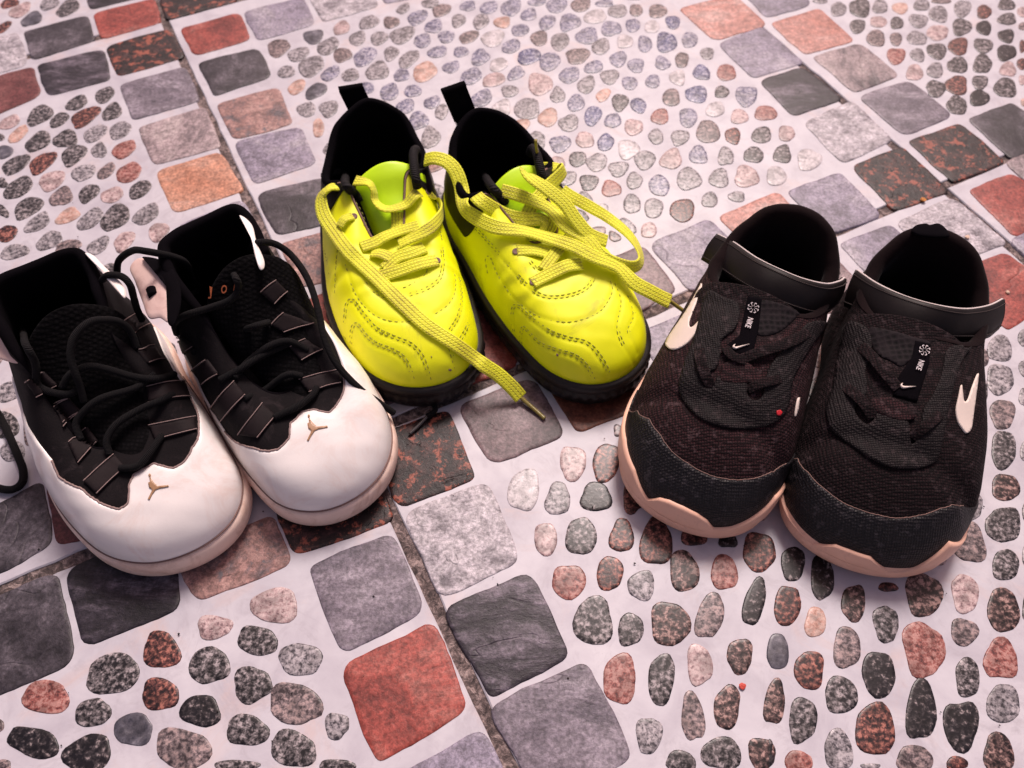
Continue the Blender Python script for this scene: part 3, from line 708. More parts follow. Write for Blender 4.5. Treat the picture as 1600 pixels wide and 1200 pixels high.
        for r in range(len(rows) - 1):
            for i in range(n):
                F.append((r * n + i, r * n + (i + 1) % n, (r + 1) * n + (i + 1) % n, (r + 1) * n + i))
        s.add(lining_name, V, F, inner_mat)
        base = rows[-1]
        c = sum(base, Vector((0, 0, 0))) / n
        V = [p + Vector((0, 0, 0.0005)) for p in base] + [c + (p - c) * 0.5 for p in base] + [c]
        F = [(i, (i + 1) % n, n + (i + 1) % n, n + i) for i in range(n)] + [(n + i, n + (i + 1) % n, 2 * n) for i in range(n)]
        s.add("insole", V, F, inner_mat)
        s.inner = BVHTree.FromPolygons(V, F)
    def sole(s, name, mat, prof, top_in=0.5, mod=None, fx=1.0):
        """prof: (offset cm, z cm) from the ground up round the footprint"""
        n = s.NTH; rows = []
        foot = [Vector((st[1], st[0], 0)) for st in (s.station(i / n) for i in range(n))]
        nr = []
        for i in range(n):
            a = foot[(i + 1) % n] - foot[(i - 1) % n]
            nn = Vector((a.y, -a.x, 0)).normalized()
            if nn.dot(foot[i] - Vector((s.bow, s.L * 0.5, 0))) < 0: nn = -nn
            nr.append(nn)
        for off, z in prof:
            row = []
            for i in range(n):
                o_, z_ = off, z
                if mod: o_, z_ = mod(i / n, off, z)
                p = foot[i] + nr[i] * o_
                row.append(s.world(p.x, p.y, z_))
            rows.append(row)
        V = [p for r in rows for p in r]
        F = [(r * n + i, r * n + (i + 1) % n, (r + 1) * n + (i + 1) % n, (r + 1) * n + i) for r in range(len(rows) - 1) for i in range(n)]
        b = len(V); V.append(sum(rows[0], Vector((0, 0, 0))) / n); F += [((i + 1) % n, i, b) for i in range(n)]
        t0 = (len(rows) - 1) * n
        b = len(V); V.append(sum(rows[-1], Vector((0, 0, 0))) / n); F += [(t0 + i, t0 + (i + 1) % n, b) for i in range(n)]
        uv = None
        o = s.add(name, V, F, mat)
        s.sole_bvh = BVHTree.FromPolygons(V, F)
        s.sole_P = rows
        return o
    def shell(s, name, mat, ts, va, vb, off=0.0006, nv=16, parent=None, round_=True, edge=0.0006):
        """a panel lying on the upper between v=va(t) and v=vb(t) for the given t samples"""
        V = []; F = []; w = nv + 1
        uv = []
        for i, t in enumerate(ts):
            a, b = va(t), vb(t)
            for j in range(w):
                v = a + (b - a) * j / nv
                o_ = off
                if j == nv: o_ = off - edge * 0.5
                V.append(s.P(t, v) + s.N(t, v) * o_); uv.append((t, v))
        for i in range(len(ts) - 1):
            for j in range(nv):
                F.append((i * w + j, (i + 1) * w + j, (i + 1) * w + j + 1, i * w + j + 1))
        b0 = len(V)
        for i, t in enumerate(ts):      # the cut edge going down to the upper
            v = vb(t); V.append(s.P(t, v) - s.N(t, v) * 0.0003); uv.append((t, v))
        for i in range(len(ts) - 1):
            F.append((i * w + nv, (i + 1) * w + nv, b0 + i + 1, b0 + i))
        b1 = len(V)
        for i, t in enumerate(ts):
            v = va(t); V.append(s.P(t, v) - s.N(t, v) * 0.0003); uv.append((t, v))
        for i in range(len(ts) - 1):
            F.append(((i + 1) * w, i * w, b1 + i, b1 + i + 1))
        if s.sign < 0: F = [f[::-1] for f in F]
        return s.add(name, V, F, mat, parent=parent, uvs=uv)
    def edge_of(s, pix):
        """photo points along a seam -> v as a function of t"""
        q = sorted(s.tv(x, y) for x, y in pix)
        def f(t):
            if t > 0.5: t -= 1
            if t <= q[0][0]: return q[0][1]
            for a, b in zip(q, q[1:]):
                if a[0] <= t <= b[0]:
                    return a[1] + (b[1] - a[1]) * (t - a[0]) / max(1e-9, b[0] - a[0])
            return q[-1][1]
        return f, q
    def patch(s, name, mat, poly, off=0.0007, step=4.0, bvhs=None, parent=None, dense=6, smooth_outline=True, edge=0.0008, close=True):
        """a thin panel cut to an outline in the photograph and laid on the surface"""
        if smooth_outline: out = [(p[0], p[1]) for p in catmull([tuple(map(float, p)) for p in poly], dense, True)]
        else:
            out = []
            for i in range(len(poly)):
                a, b = poly[i], poly[(i + 1) % len(poly)]
                m = max(1, int(math.hypot(b[0] - a[0], b[1] - a[1]) / step))
                out += [(a[0] + (b[0] - a[0]) * k / m, a[1] + (b[1] - a[1]) * k / m) for k in range(m)]
        n = len(out)
        pts = [Vector(p) for p in out]
        x0 = min(p[0] for p in out); x1 = max(p[0] for p in out); y0 = min(p[1] for p in out); y1 = max(p[1] for p in out)
        y = y0 + step / 2
        while y < y1:
            x = x0 + step / 2
            while x < x1:
                if inpoly((x, y), out):
                    if min((x - p[0]) ** 2 + (y - p[1]) ** 2 for p in out) > (step * 0.45) ** 2: pts.append(Vector((x, y)))
                x += step
            y += step
        r = delaunay_2d_cdt(pts, [], [list(range(n))], 1, 1e-5)
        vs, es, fs, ov = r[0], r[1], r[2], r[3]
        V = []; base = []; uv = []
        orig = [min(o) if o else -1 for o in ov]
        for v, og in zip(vs, orig):
            loc, nor = s.near(v.x, v.y, bvhs)
            on_edge = 0 <= og < n
            V.append(loc + nor * (off - (edge * 0.35 if on_edge else 0))); base.append(loc - nor * 0.0004); uv.append((v.x / 100, -v.y / 100))
        F = [tuple(f) for f in fs]
        d = ray(sum(p[0] for p in out) / n, sum(p[1] for p in out) / n)
        F2 = []
        for f in F:
            a, b, c = (V[k] for k in f[:3])
            F2.append(f if (b - a).cross(c - a).dot(d) < 0 else f[::-1])
        # rim faces
        edges = {}
        for f in F2:
            for i in range(len(f)):
                e = (f[i], f[(i + 1) % len(f)])
                edges[e] = edges.get(e, 0) + 1
        m = {}
        for (a, b) in list(edges):
            if (b, a) not in edges:
                for k in (a, b):
                    if k not in m: m[k] = len(V); V.append(base[k]); uv.append(uv[k])
                F2.append((b, a, m[a], m[b]))
        return s.add(name, V, F2, mat, parent=parent, uvs=uv)
    def flap(s, name, mat, poly, z0, z1, ang, th=0.0022):
        """a thick leather flap: outline in the photo, height running from z0 to z1 (cm) left to right"""
        x0 = min(p[0] for p in poly); x1 = max(p[0] for p in poly)
        out = catmull([tuple(map(float, p)) for p in poly], 6, True)
        n = len(out); pts = [Vector(p[:2]) for p in out]
        cx = sum(p[0] for p in out) / n; cy = sum(p[1] for p in out) / n
        rings = []
        for k, f in enumerate((1.0, .96, .8, .5)):
            rings.append([(cx + (p[0] - cx) * f, cy + (p[1] - cy) * f) for p in out])
        def P(x, y, dz): return at(x, y, (z0 + (z1 - z0) * (x - x0) / (x1 - x0)) * CM + dz)
        V = [P(*p, -th) for p in rings[0]]
        for k, r_ in enumerate(rings): V += [P(*p, (0, .0006, .0011, .0013)[k] * th / .0022 + noise.noise(Vector((p[0] * .06, p[1] * .06, 0))) * .0004) for p in r_]
        V.append(P(cx, cy, .0014 * th / .0022))
        F = [(r_ * n + i, r_ * n + (i + 1) % n, (r_ + 1) * n + (i + 1) % n, (r_ + 1) * n + i) for r_ in range(4) for i in range(n)]
        F += [(4 * n + i, 4 * n + (i + 1) % n, 5 * n) for i in range(n)]
        F.append(tuple(range(n))[::-1])
        return s.add(name, V, F, mat)
    def curve(s, pts, n=8, bvhs=None):
        """photo points (x, y, height over the surface) or (x, y, None, absolute z) -> smooth 3D path"""
        q = []
        for p in pts:
            if len(p) == 4:
                w = at(p[0], p[1], p[3] * CM); nn = Vector((0, -0.35, 1)).normalized()
                q.append((*w, *nn))
            else:
                h = p[2] if len(p) > 2 else 0.0
                loc, nor = s.near(p[0], p[1], bvhs)
                w = loc + nor * (h * CM)
                q.append((*w, *nor))
        out = catmull(q, n)
        return [Vector(o[:3]) for o in out], [Vector(o[3:]).normalized() for o in out]
    def tube(s, name, mat, pts, r, bvhs=None, n=8, seg=10, parent=None, flat=1.0, path=None, taper=False):
        if path is None: P, N = s.curve(pts, n, bvhs)
        else: P, N = path
        return s.tube3(name, mat, P, N, r, r * flat, seg, parent)
    def tube3(s, name, mat, P, N, rw, rh, seg=10, parent=None, sq=1.0, rolls=None, keep=False):
        V, F, uv = sweep(P, N, rw, rh, seg, sq, rolls)
        if keep: return V, F, uv
        return s.add(name, V, F, mat, parent=parent, uvs=uv)
    def ribbon(s, name, mat, pts, w, th=0.16, bvhs=None, n=10, parent=None, rolls=None):
        P, N = s.curve(pts, n, bvhs)
        # smooth normals along the lace
        for _ in range(6):
            N = [(N[max(0, i - 1)] + N[i] * 2 + N[min(len(N) - 1, i + 1)]).normalized() for i in range(len(N))]
        rr = None
        if rolls:
            q = [(float(r),) for r in rolls]
            rr = [math.radians(x[0]) for x in catmull(q, n)]
        return s.tube3(name, mat, P, N, w * CM / 2, th * CM / 2, 14, parent, 0.55, rr)
    def stitches(s, lines, mat, r=0.00022, dash=0.0022, gap=0.0012, off=0.0002, name="stitching", bvhs=None, double=0):
        V, F = [], []
        allp = []
        for ln in lines:
            P, N = s.curve([(p[0], p[1], 0.0) for p in ln], 12, bvhs)
            allp.append((P, N))
            if double:
                Q = []
                for i in range(len(P)):
                    T = (P[min(i + 1, len(P) - 1)] - P[max(i - 1, 0)]).normalized()
                    Q.append(P[i] + N[i].cross(T) * double)
                allp.append((Q, N))
        for P, N in allp:
            acc = 0.0; cur = None
            d = [0.0]
            for i in range(1, len(P)): d.append(d[-1] + (P[i] - P[i - 1]).length)
            def samp(x):
                for i in range(1, len(P)):
                    if d[i] >= x:
                        f = (x - d[i - 1]) / max(1e-9, d[i] - d[i - 1])
                        return P[i - 1].lerp(P[i], f), N[i - 1].lerp(N[i], f)
                return P[-1], N[-1]
            x = 0.0
            while x + dash < d[-1]:
                a, na = samp(x); m_, nm = samp(x + dash / 2); b, nb = samp(x + dash)
                pts = [a - na * 0.0002, m_ + nm * off, b - nb * 0.0002]
                v, f, _ = sweep(pts, [na, nm, nb], r, r, 5, 1.0, None)
                k = len(V); V += v; F += [tuple(q + k for q in g) for g in f]
                x += dash + gap * random.uniform(0.8, 1.2)
        if V: return tag(s.add(name, V, F, mat), kind='stuff')
def sweep(P, N, rw, rh, seg, sq, rolls):
    V, F, uv = [], [], []
    n = len(P); L = 0.0
    for i in range(n):
        T = (P[min(i + 1, n - 1)] - P[max(i - 1, 0)]).normalized()
        B = T.cross(N[i])
        if B.length < 1e-6: B = T.cross(Vector((0, 0, 1)))
        B.normalize(); M_ = B.cross(T).normalized()
        if i: L += (P[i] - P[i - 1]).length
        ro = rolls[i] if rolls else 0.0
        B2 = B * math.cos(ro) + M_ * math.sin(ro); M2 = -B * math.sin(ro) + M_ * math.cos(ro)
        for k in range(seg):
            a = 2 * math.pi * k / seg
            c, s_ = math.cos(a), math.sin(a)
            if sq != 1.0:
                c = math.copysign(abs(c) ** sq, c); s_ = math.copysign(abs(s_) ** sq, s_)
            V.append(P[i] + B2 * (c * rw) + M2 * (s_ * rh)); uv.append((L * 100, c))
    for i in range(n - 1):
        for k in range(seg):
            F.append((i * seg + k, i * seg + (k + 1) % seg, (i + 1) * seg + (k + 1) % seg, (i + 1) * seg + k))
    F.append(tuple(range(seg))[::-1]); F.append(tuple(range((n - 1) * seg, n * seg)))
    return V, F, uv

def tongue(s, name, mat, st, th=0.35, nx=24, parent=None, edge=1.0):
    """st: stations (s cm, half width, z centre, crown drop, x centre) front to top"""
    Q = catmull(st, 8)
    V, F, uv = [], [], []
    rows = []
    for q in Q:
        sy, hw, zc, dr, xc = q
        row = []
        for k in range(nx + 1):
            u = -1 + 2 * k / nx
            row.append((xc + hw * u, sy, zc - dr * u * u))
        rows.append(row)
    w = nx + 1; n = len(rows)
    for sgn in (1, -1):
        for i, row in enumerate(rows):
            for k, (x, y, z) in enumerate(row):
                u = -1 + 2 * k / nx
                e = math.sqrt(max(0.0, 1 - abs(u) ** 6)) * math.sqrt(max(0.0, 1 - max(0, (i - (n - 4)) / 3.0) ** 2)) if True else 1
                V.append(s.world(x, y, z + sgn * th / 2 * max(e, 0.0))); uv.append((u, y / 5))
    b = n * w
    for i in range(n - 1):
        for k in range(nx):
            a = i * w + k
            F.append((a, a + 1, a + w + 1, a + w)); F.append((b + a + w, b + a + w + 1, b + a + 1, b + a))
    o = s.add(name, V, F, mat, parent=parent, uvs=uv)
    bt = BVHTree.FromPolygons(V, F)
    s.targets.append(bt)
    return o, bt
# ------------------------------------------------------------------ shoe materials
def m_plain(name, col, rough=0.5, bump_scale=0, bump=0.2, dist=0.0005, spec=0.5, var=0.0, dirt=None, dscale=20, dbias=0.6, coat=0.0, sheen=0.0):
    t = NT(name); v = t.pos(rnd=False)
    c = None
    if var:
        a = t.noise(v, 40, 4, 0.6)
        c = t.ramp(a, [(0.3, tuple(x * (1 - var) for x in col)), (0.7, tuple(min(1, x * (1 + var)) for x in col))])
    if dirt:
        d = t.noise(v, dscale, 6, 0.7, 0.8)
        c = t.mix(t.ramp(d, [(dbias - 0.06, (0, 0, 0)), (dbias + 0.10, (0.8,) * 3)]), c if c is not None else col, dirt)
    if c is not None: t.l(c, t.b.inputs['Base Color'])
    else: t.set(Base_Color=(*col, 1))
    t.set(Roughness=rough)
    t.b.inputs['Specular IOR Level'].default_value = spec
    t.b.inputs['Coat Weight'].default_value = coat
    if sheen:
        t.b.inputs['Sheen Weight'].default_value = sheen
        t.b.inputs['Sheen Roughness'].default_value = 0.4
    if bump_scale:
        h = t.noise(v, bump_scale, 5, 0.65)
        t.l(t.bump(h, bump, dist), t.b.inputs['Normal'])
    return t.m
def m_lace(name, col, dark, freq=5.0, rough=0.7, soil=None):
    """flat woven lace: chevron rows running along the ribbon"""
    t = NT(name)
    uvn = t.n("UVMap"); sp = t.n("SeparateXYZ"); t.l(uvn.outputs[0], sp.inputs[0])
    u, v = sp.outputs[0], sp.outputs[1]
    rows = t.math('MULTIPLY', v, 2.0)
    tri = t.math('ABSOLUTE', t.math('SUBTRACT', t.math('FRACT', rows), 0.5))
    ph = t.math('ADD', t.math('MULTIPLY', u, 6.283 * freq), t.math('MULTIPLY', tri, 9.0))
    w = t.math('ADD', t.math('MULTIPLY', t.math('SINE', ph), 0.5), 0.5)
    gr = t.math('MULTIPLY', tri, 2.0)
    h = t.math('MULTIPLY', t.math('ADD', t.math('MULTIPLY', w, 0.45), 0.55), t.ramp(gr, [(0.0, (0.15,) * 3), (0.30, (1,) * 3)]))
    col_ = t.mix(t.math('MULTIPLY', h, 1.0, True), dark, col)
    if soil:
        g = t.noise(t.pos(rnd=False), 60, 5, 0.65)
        f = t.ramp(g, [(0.46, (0, 0, 0)), (0.66, (0.75,) * 3)])
        f2 = t.mix(1.0, f, t.ramp(gr, [(0.0, (1,) * 3), (0.8, (0.25,) * 3)]), 'MULTIPLY')
        col_ = t.mix(f2, col_, soil)
    t.l(col_, t.b.inputs['Base Color']); t.set(Roughness=rough)
    t.b.inputs['Sheen Weight'].default_value = 0.15
    t.l(t.bump(h, 0.7, 0.0005), t.b.inputs['Normal'])
    return t.m
def m_cord(name, col, rough=0.75, freq=9.0):
    t = NT(name)
    uvn = t.n("UVMap"); sp = t.n("SeparateXYZ"); t.l(uvn.outputs[0], sp.inputs[0])
    ph = t.math('ADD', t.math('MULTIPLY', sp.outputs[0], 6.283 * freq), t.math('MULTIPLY', sp.outputs[1], 5.0))
    w = t.math('ADD', t.math('MULTIPLY', t.math('SINE', ph), 0.5), 0.5)
    c = t.mix(w, tuple(x * 0.45 for x in col), col)
    t.l(c, t.b.inputs['Base Color']); t.set(Roughness=rough)
    t.b.inputs['Specular IOR Level'].default_value = 0.25
    t.l(t.bump(w, 0.7, 0.0005), t.b.inputs['Normal'])
    return t.m
def m_knit(name, a, b, scale=620, rough=0.8, speck=None, spec=0.3):
    """small-mesh knit"""
    t = NT(name); v = t.pos(rnd=False)
    vo = t.n("TexVoronoi"); vo.inputs['Scale'].default_value = scale; vo.inputs['Randomness'].default_value = 0.25
    t.l(v, vo.inputs['Vector'])
    d = vo.outputs['Distance']
    c = t.ramp(d, [(0.15, a), (0.55, b)])
    if speck:
        n_ = t.noise(v, 240, 3, 0.6)
        c = t.mix(t.ramp(n_, [(0.56, (0, 0, 0)), (0.68, (0.7,) * 3)]), c, speck)
    t.l(c, t.b.inputs['Base Color']); t.set(Roughness=rough)
    t.b.inputs['Specular IOR Level'].default_value = spec
    t.l(t.bump(d, 0.9, 0.0006), t.b.inputs['Normal'])
    return t.m
NEON = m_plain("neon_synthetic", (0.92, 1.0, 0.001), 0.52, 300, 0.08, 0.0004, 0.5, 0.05, (0.50, 0.50, 0.03), 30, 0.66)
NEON_T = m_plain("neon_tongue", (0.62, 0.95, 0.004), 0.42, 90, 0.1, 0.001, 0.5, 0.06)
NEON_L = m_lace("neon_lace", (0.95, 0.98, 0.03), (0.52, 0.50, 0.012), 5.0, 0.6, (0.34, 0.24, 0.03))
STITCH_G = m_plain("grey_thread", (0.30, 0.30, 0.05), 0.8)
BLACK_LEATHER = m_plain("black_leather", (0.008, 0.006, 0.007), 0.5, 500, 0.3, 0.0004, 0.22, 0.2)
BLACK_FABRIC = m_plain("black_lining", (0.003, 0.0022, 0.0035), 0.95, 700, 0.4, 0.0004, 0.06, 0.2)
BLACK_RUBBER = m_plain("black_rubber", (0.012, 0.009, 0.009), 0.5, 350, 0.35, 0.0005, 0.3, 0.35, (0.07, 0.05, 0.045), 60, 0.66)
BLACK_CORD = m_cord("black_cord", (0.009, 0.0065, 0.008))
CORD_W = m_cord("black_round_lace", (0.007, 0.0058, 0.007), 0.9, 14)
WHITE_LEATHER = m_plain("white_leather", (0.90, 0.85, 0.82), 0.27, 200, 0.16, 0.0006, 0.5, 0.02, (0.82, 0.69, 0.63), 34, 0.55)
WHITE_SOLE = m_plain("cream_sole", (0.92, 0.70, 0.59), 0.42, 180, 0.15, 0.0006, 0.5, 0.05, (0.62, 0.40, 0.31), 50, 0.58)
PEACH_LEATHER = m_plain("worn_cream_leather", (0.72, 0.52, 0.47), 0.45, 260, 0.2, 0.0005, 0.5, 0.06, (0.55, 0.33, 0.28), 60, 0.56)
SUEDE = m_plain("black_nubuck", (0.008, 0.006, 0.007), 0.85, 900, 0.5, 0.0005, 0.15, 0.3, (0.030, 0.022, 0.024), 110, 0.62)
STRAP_W = m_plain("charcoal_strap", (0.015, 0.010, 0.011), 0.7, 600, 0.3, 0.0004, 0.15, 0.3)
FRAY = m_plain("frayed_edge", (0.30, 0.21, 0.195), 0.9, 900, 0.8, 0.0006)
TONGUE_W = m_knit("black_mesh_tongue", (0.006, 0.005, 0.006), (0.002, 0.0016, 0.002), 500, 0.95, None, 0.12)
GOLD = m_plain("bronze_print", (0.42, 0.24, 0.13), 0.35, 0, spec=0.6)
ORANGE_T = m_plain("orange_print", (0.62, 0.16, 0.05), 0.5)
SEAM = m_plain("dirty_seam", (0.22, 0.13, 0.11), 0.8, 700, 0.5)
K_MESH = m_knit("maroon_black_knit", (0.050, 0.017, 0.020), (0.009, 0.0035, 0.0045), 760, 0.85, (0.085, 0.050, 0.054), 0.2)
K_MESH2 = m_knit("black_knit", (0.022, 0.009, 0.011), (0.004, 0.002, 0.0026), 760, 0.85, (0.050, 0.033, 0.036), 0.18)
K_GUARD = m_knit("coated_toe_guard", (0.014, 0.0115, 0.0145), (0.005, 0.004, 0.0052), 800, 0.5, (0.052, 0.044, 0.050), 0.3)
K_SADDLE = m_knit("coated_saddle", (0.017, 0.0115, 0.013), (0.006, 0.004, 0.0046), 900, 0.65, (0.046, 0.032, 0.034), 0.18)
K_SOLE = m_plain("peach_foam_sole", (0.88, 0.52, 0.38), 0.45, 150, 0.12, 0.0006, 0.4, 0.04, (0.60, 0.33, 0.25), 40, 0.62)
K_LINING = m_plain("brown_black_lining", (0.009, 0.0045, 0.005), 0.95, 600, 0.4, 0.0005, 0.1, 0.2, sheen=0.06)
K_STRAP = m_plain("strap_leather", (0.008, 0.005, 0.005), 0.5, 700, 0.2, 0.0003, 0.22, 0.3)
K_EDGE = m_plain("white_foam_edge", (0.66, 0.58, 0.56), 0.8, 600, 0.5)
K_SWOOSH = m_plain("cream_reflective_print", (0.80, 0.68, 0.60), 0.5, 500, 0.1)
K_PRINT = m_plain("pale_print", (0.62, 0.56, 0.57), 0.6)
K_HONEY = m_knit("honeycomb_mesh", (0.002, 0.0015, 0.002), (0.014, 0.010, 0.012), 330, 0.8, None, 0.15)
AGLET = m_plain("olive_aglet", (0.30, 0.24, 0.05), 0.25, 0, spec=0.6)
AGLET_C = m_plain("smoky_aglet", (0.06, 0.055, 0.055), 0.25, 0, spec=0.6)
RED_DOT = m_plain("red_paint", (0.60, 0.02, 0.03), 0.4)
# ------------------------------------------------------------------ the three pairs
def Z(ox, oy, k, s):
    """points measured in an enlarged crop -> photo pixels"""
    return [tuple([ox + float(q.split(',')[0]) / k, oy + float(q.split(',')[1]) / k]) for q in s.split()]
def H(pts, *hs):
    hs = list(hs) + [hs[-1]] * (len(pts) - len(hs))
    return [(p[0], p[1], h) for p, h in zip(pts, hs)]
LIN = lambda a, b, n: [a + (b - a) * i / (n - 1) for i in range(n)]

# ---- neon football trainers
N_RIM = [(8.7, 0, 5.0), (8.8, .8, 5.05), (9.7, 1.15, 5.4), (11.0, 1.45, 5.9), (12.3, 1.9, 6.4), (13.1, 3.1, 6.0), (15.1, 2.95, 6.1), (17.1, 2.05, 6.9), (18.1, 0, 7.5)]
N_FOOT = [(0, 0), (.030, .50), (.12, .855), (.27, 1.0), (.44, .95), (.62, .90), (.80, .84), (.945, .56), (1, 0)]
N_PROF = [(2.3, .50, .15), (2.3, .50, .15), (2.5, .48, .25), (2.4, .45, .4), (2.3, .35, .8), (2.2, .22, 1.3), (2.2, .12, 1.6), (2.4, .04, 2.0), (2.6, .02, 2.2)]
N_SOLE = [(-.9, 0.0), (-.15, .02), (.10, .10), (.18, .35), (.16, .55), (.26, .66), (.36, .80), (.36, 1.18), (.25, 1.30), (.30, 1.38), (.32, 1.78), (.20, 1.98), (-.35, 1.90)]
class FineShoe(Shoe):
    NTH, NV = 384, 84
def neon(toe, phi, L, W, label, bow, seams, skew=0.0, mw=1.0):
    s = FineShoe(toe, phi, L, W, 1.75, N_RIM, N_PROF, bow, toe_skew=skew, mw=mw)
    def cre(t, v, p):
        return (noise.noise(p * 55) * 0.0007 + noise.noise(p * 140) * 0.00022) * min(1, v * 5)
    s.disp(cre)
    # seams press a shallow groove into the synthetic
    pts = []
    for ln in seams:
        P, _ = s.curve([(p[0], p[1], 0.0) for p in ln], 14, [s.bvh]); pts += P
    kd = KDTree(len(pts))
    for i, p in enumerate(pts): kd.insert(p, i)
    kd.balance()
    def groove(t, v, p):
        d = kd.find(p)[2] / 0.0012
        q = (p - s.O).dot(s.S) / CM
        wr = 0.0005 * math.sin(q * 5.2 + 3 * noise.noise(p * 60)) * math.exp(-((q - 6.8) / 1.5) ** 2) * min(1, v * 2)
        return (-0.00030 * math.exp(-d * d) if d < 4 else 0.0) + wr
    s.disp(groove)
    s.empty("football_shoe", label, "neon football shoes in the middle of the row")
    s.upper("upper", NEON, inner_mat=BLACK_FABRIC)
    s.sole("outsole", BLACK_RUBBER, N_SOLE, mod=lambda t, o, z: (o + (0.05 * math.sin(t * 2 * math.pi * 60) if 0.5 < z < 1.2 else 0), z))
    # black heel and collar panel
    def va(t):
        d = abs(((t + 0.5) % 1.0) - 0.5)    # 0 toe .. 0.5 heel
        return max(0.42, min(0.98, 0.92 - (d - 0.25) / 0.06 * 0.50)) if d < 0.40 else 0.42 - 0.2 * min(1, (d - .40) / .06)
    ts = LIN(0.248, 0.752, 130)
    s.shell("heel_panel", BLACK_LEATHER, ts, va, lambda t: 1.0, 0.0008, 20)
    P, N = [], []
    for t in LIN(-.27, .27, 160):
        P.append(s.P(t, .999) + Vector((0, 0, .0002))); N.append(s.N(t, .97))
    s.tube3("stay_edge", SEAM, P, N, .0007, .0009, 6)
    return s
def heel_tab(s, h, lean_x, w=1.5, z0=6.6, x0=0):
    P = []; N = []
    for k in range(12):
        f = k / 11
        P.append(s.world(x0 + lean_x * f, s.L - 0.75 + 0.35 * f, z0 + h * f)); N.append(s.S)
    for k in range(1, 7):
        a = math.pi * k / 7
        q = P[11] + s.S * (0.18 * CM * (1 - math.cos(a))) + Vector((0, 0, 0.18 * CM * math.sin(a)))
        P.append(q); N.append((s.S * math.cos(a) + Vector((0, 0, 1)) * math.sin(a) * -1).normalized() if False else s.S)
    for k in range(12):
        f = 1 - k / 11
        P.append(s.world(x0 + lean_x * f, s.L - 0.75 + 0.35 * f + 0.36, z0 + h * f)); N.append(s.S)
    V, F, uv = [], [], []
    for i, p in enumerate(P):
        for sx in (-1, 1):
            V.append(p + s.X * (sx * w / 2 * CM))
    n = len(P)
    F = [(2 * i, 2 * i + 1, 2 * i + 3, 2 * i + 2) for i in range(n - 1)]
    # give the webbing thickness
    off = len(V)
    V2 = []
    for i, p in enumerate(P):
        T = (P[min(i + 1, n - 1)] - P[max(i - 1, 0)]).normalized(); nn = s.X.cross(T) * 0.0007
        for sx in (-1, 1): V2.append(p + s.X * (sx * w / 2 * CM) + nn)
    V += V2
    F += [(off + 2 * i + 2, off + 2 * i + 3, off + 2 * i + 1, off + 2 * i) for i in range(n - 1)]
    F += [(2 * i + 2, off + 2 * i + 2, off + 2 * i, 2 * i) for i in range(n - 1)] + [(2 * i + 1, off + 2 * i + 1, off + 2 * i + 3, 2 * i + 3) for i in range(n - 1)]
    s.add("pull_tab", V, F, BLACK_FABRIC, smooth=False)

_G = (480, 360, 3.75)
SEAM1 = [Z(*_G, q) for q in ("160,370 165,250 177,120 200,130 230,220 260,320 300,400 360,470 430,515 520,535 610,535", "750,490 820,440 860,380 870,300 862,250",
         "230,640 230,520 243,436 272,428 316,495 396,588 496,638 596,678 655,737 684,806 704,886", "267,670 270,590 292,565 336,626 396,677 476,708 545,748 584,806 609,886",
         "330,240 350,310 400,370 470,400", "600,388 700,353 780,293 803,203 795,100", "832,690 852,760 872,830", "848,590 896,510 914,400 896,280")]
_G = (740, 200, 2.7275)
SEAM2 = [Z(*_G, q) for q in ("60,620 50,560 70,550 100,620 150,700 200,750 270,800 360,825 450,820 540,780 590,700 582,650", "178,870 173,782 190,770 238,815 318,875 398,905 477,925 526,975 556,1025 571,1070",
         "208,920 213,864 230,875 278,925 348,955 427,980 476,1025 503,1077", "5,433 80,513 150,593 220,673 300,725 400,723 480,693 520,643", "603,660 631,740 613,850 638,930 683,1010", "658,710 683,800 658,870 698,960")]
n1 = neon((-4.16, 25.3), -15.2, 18.9, 7.8, "left neon yellow football shoe, one lace trailing over its toe to the floor", -1.0, SEAM1, -0.13, 1.2)
heel_tab(n1, 1.5, -0.4, x0=-0.55)
_, bt = tongue(n1, "tongue", NEON_T, [(7.8, 1.0, 4.5, .5, 0), (9.5, 1.5, 4.9, .5, 0), (11.2, 1.8, 5.6, .6, 0), (12.2, 2.1, 6.3, .6, 0.1), (12.8, 1.9, 6.6, .6, .1), (13.1, 1.2, 6.7, .5, .1)])
T = n1.targets
G = (480, 360, 3.75); G4 = (470, 100, 4.0)
n1.stitches([Z(*G, "160,370 165,250 177,120 200,130 230,220 260,320 300,400 360,470 430,515 520,535 610,535"),
             Z(*G, "750,490 820,440 860,380 870,300 862,250"),
             Z(*G, "85,60 110,160 130,260"),
             Z(*G, "700,110 705,190 690,260 600,320 550,340"),
             Z(*G4, "1400,800 1410,900") if False else Z(*G, "780,0 790,60 795,120")], STITCH_G, bvhs=[n1.bvh])
n1.stitches([Z(*G, "225,640 225,520 238,432 270,422 320,490 400,580 500,630 600,670 660,730 690,800 710,880"),
             Z(*G, "262,670 265,590 290,558 340,620 400,670 480,700 550,740 590,800 615,880"),
             Z(*G, "330,240 350,310 400,370 470,400"), Z(*G, "600,385 700,350 780,290 803,200 795,100"),
             Z(*G, "828,690 848,760 868,830"), Z(*G, "842,590 890,510 910,400 893,280"), Z(*G, "905,640 945,560 960,450"),
             Z(470, 100, 4.0, "330,870 375,930 410,1000 440,1070")], STITCH_G, bvhs=[n1.bvh], double=0.0016)
nl = []
n1.ribbon("lace", NEON_L, H(Z(*G4, "370,745 440,755 470,800 485,870 550,930 640,905 705,845 730,810"), .5, .6, .6, .5, .6, .5, .35, .1), .74, .14, T, rolls=[20, 60, 75, 70, 40, 30, 20, 0])
n1.ribbon("lace", NEON_L, H(Z(*G4, "325,955 285,985 262,1030"), .05, .3, .3), .55, .13, T)
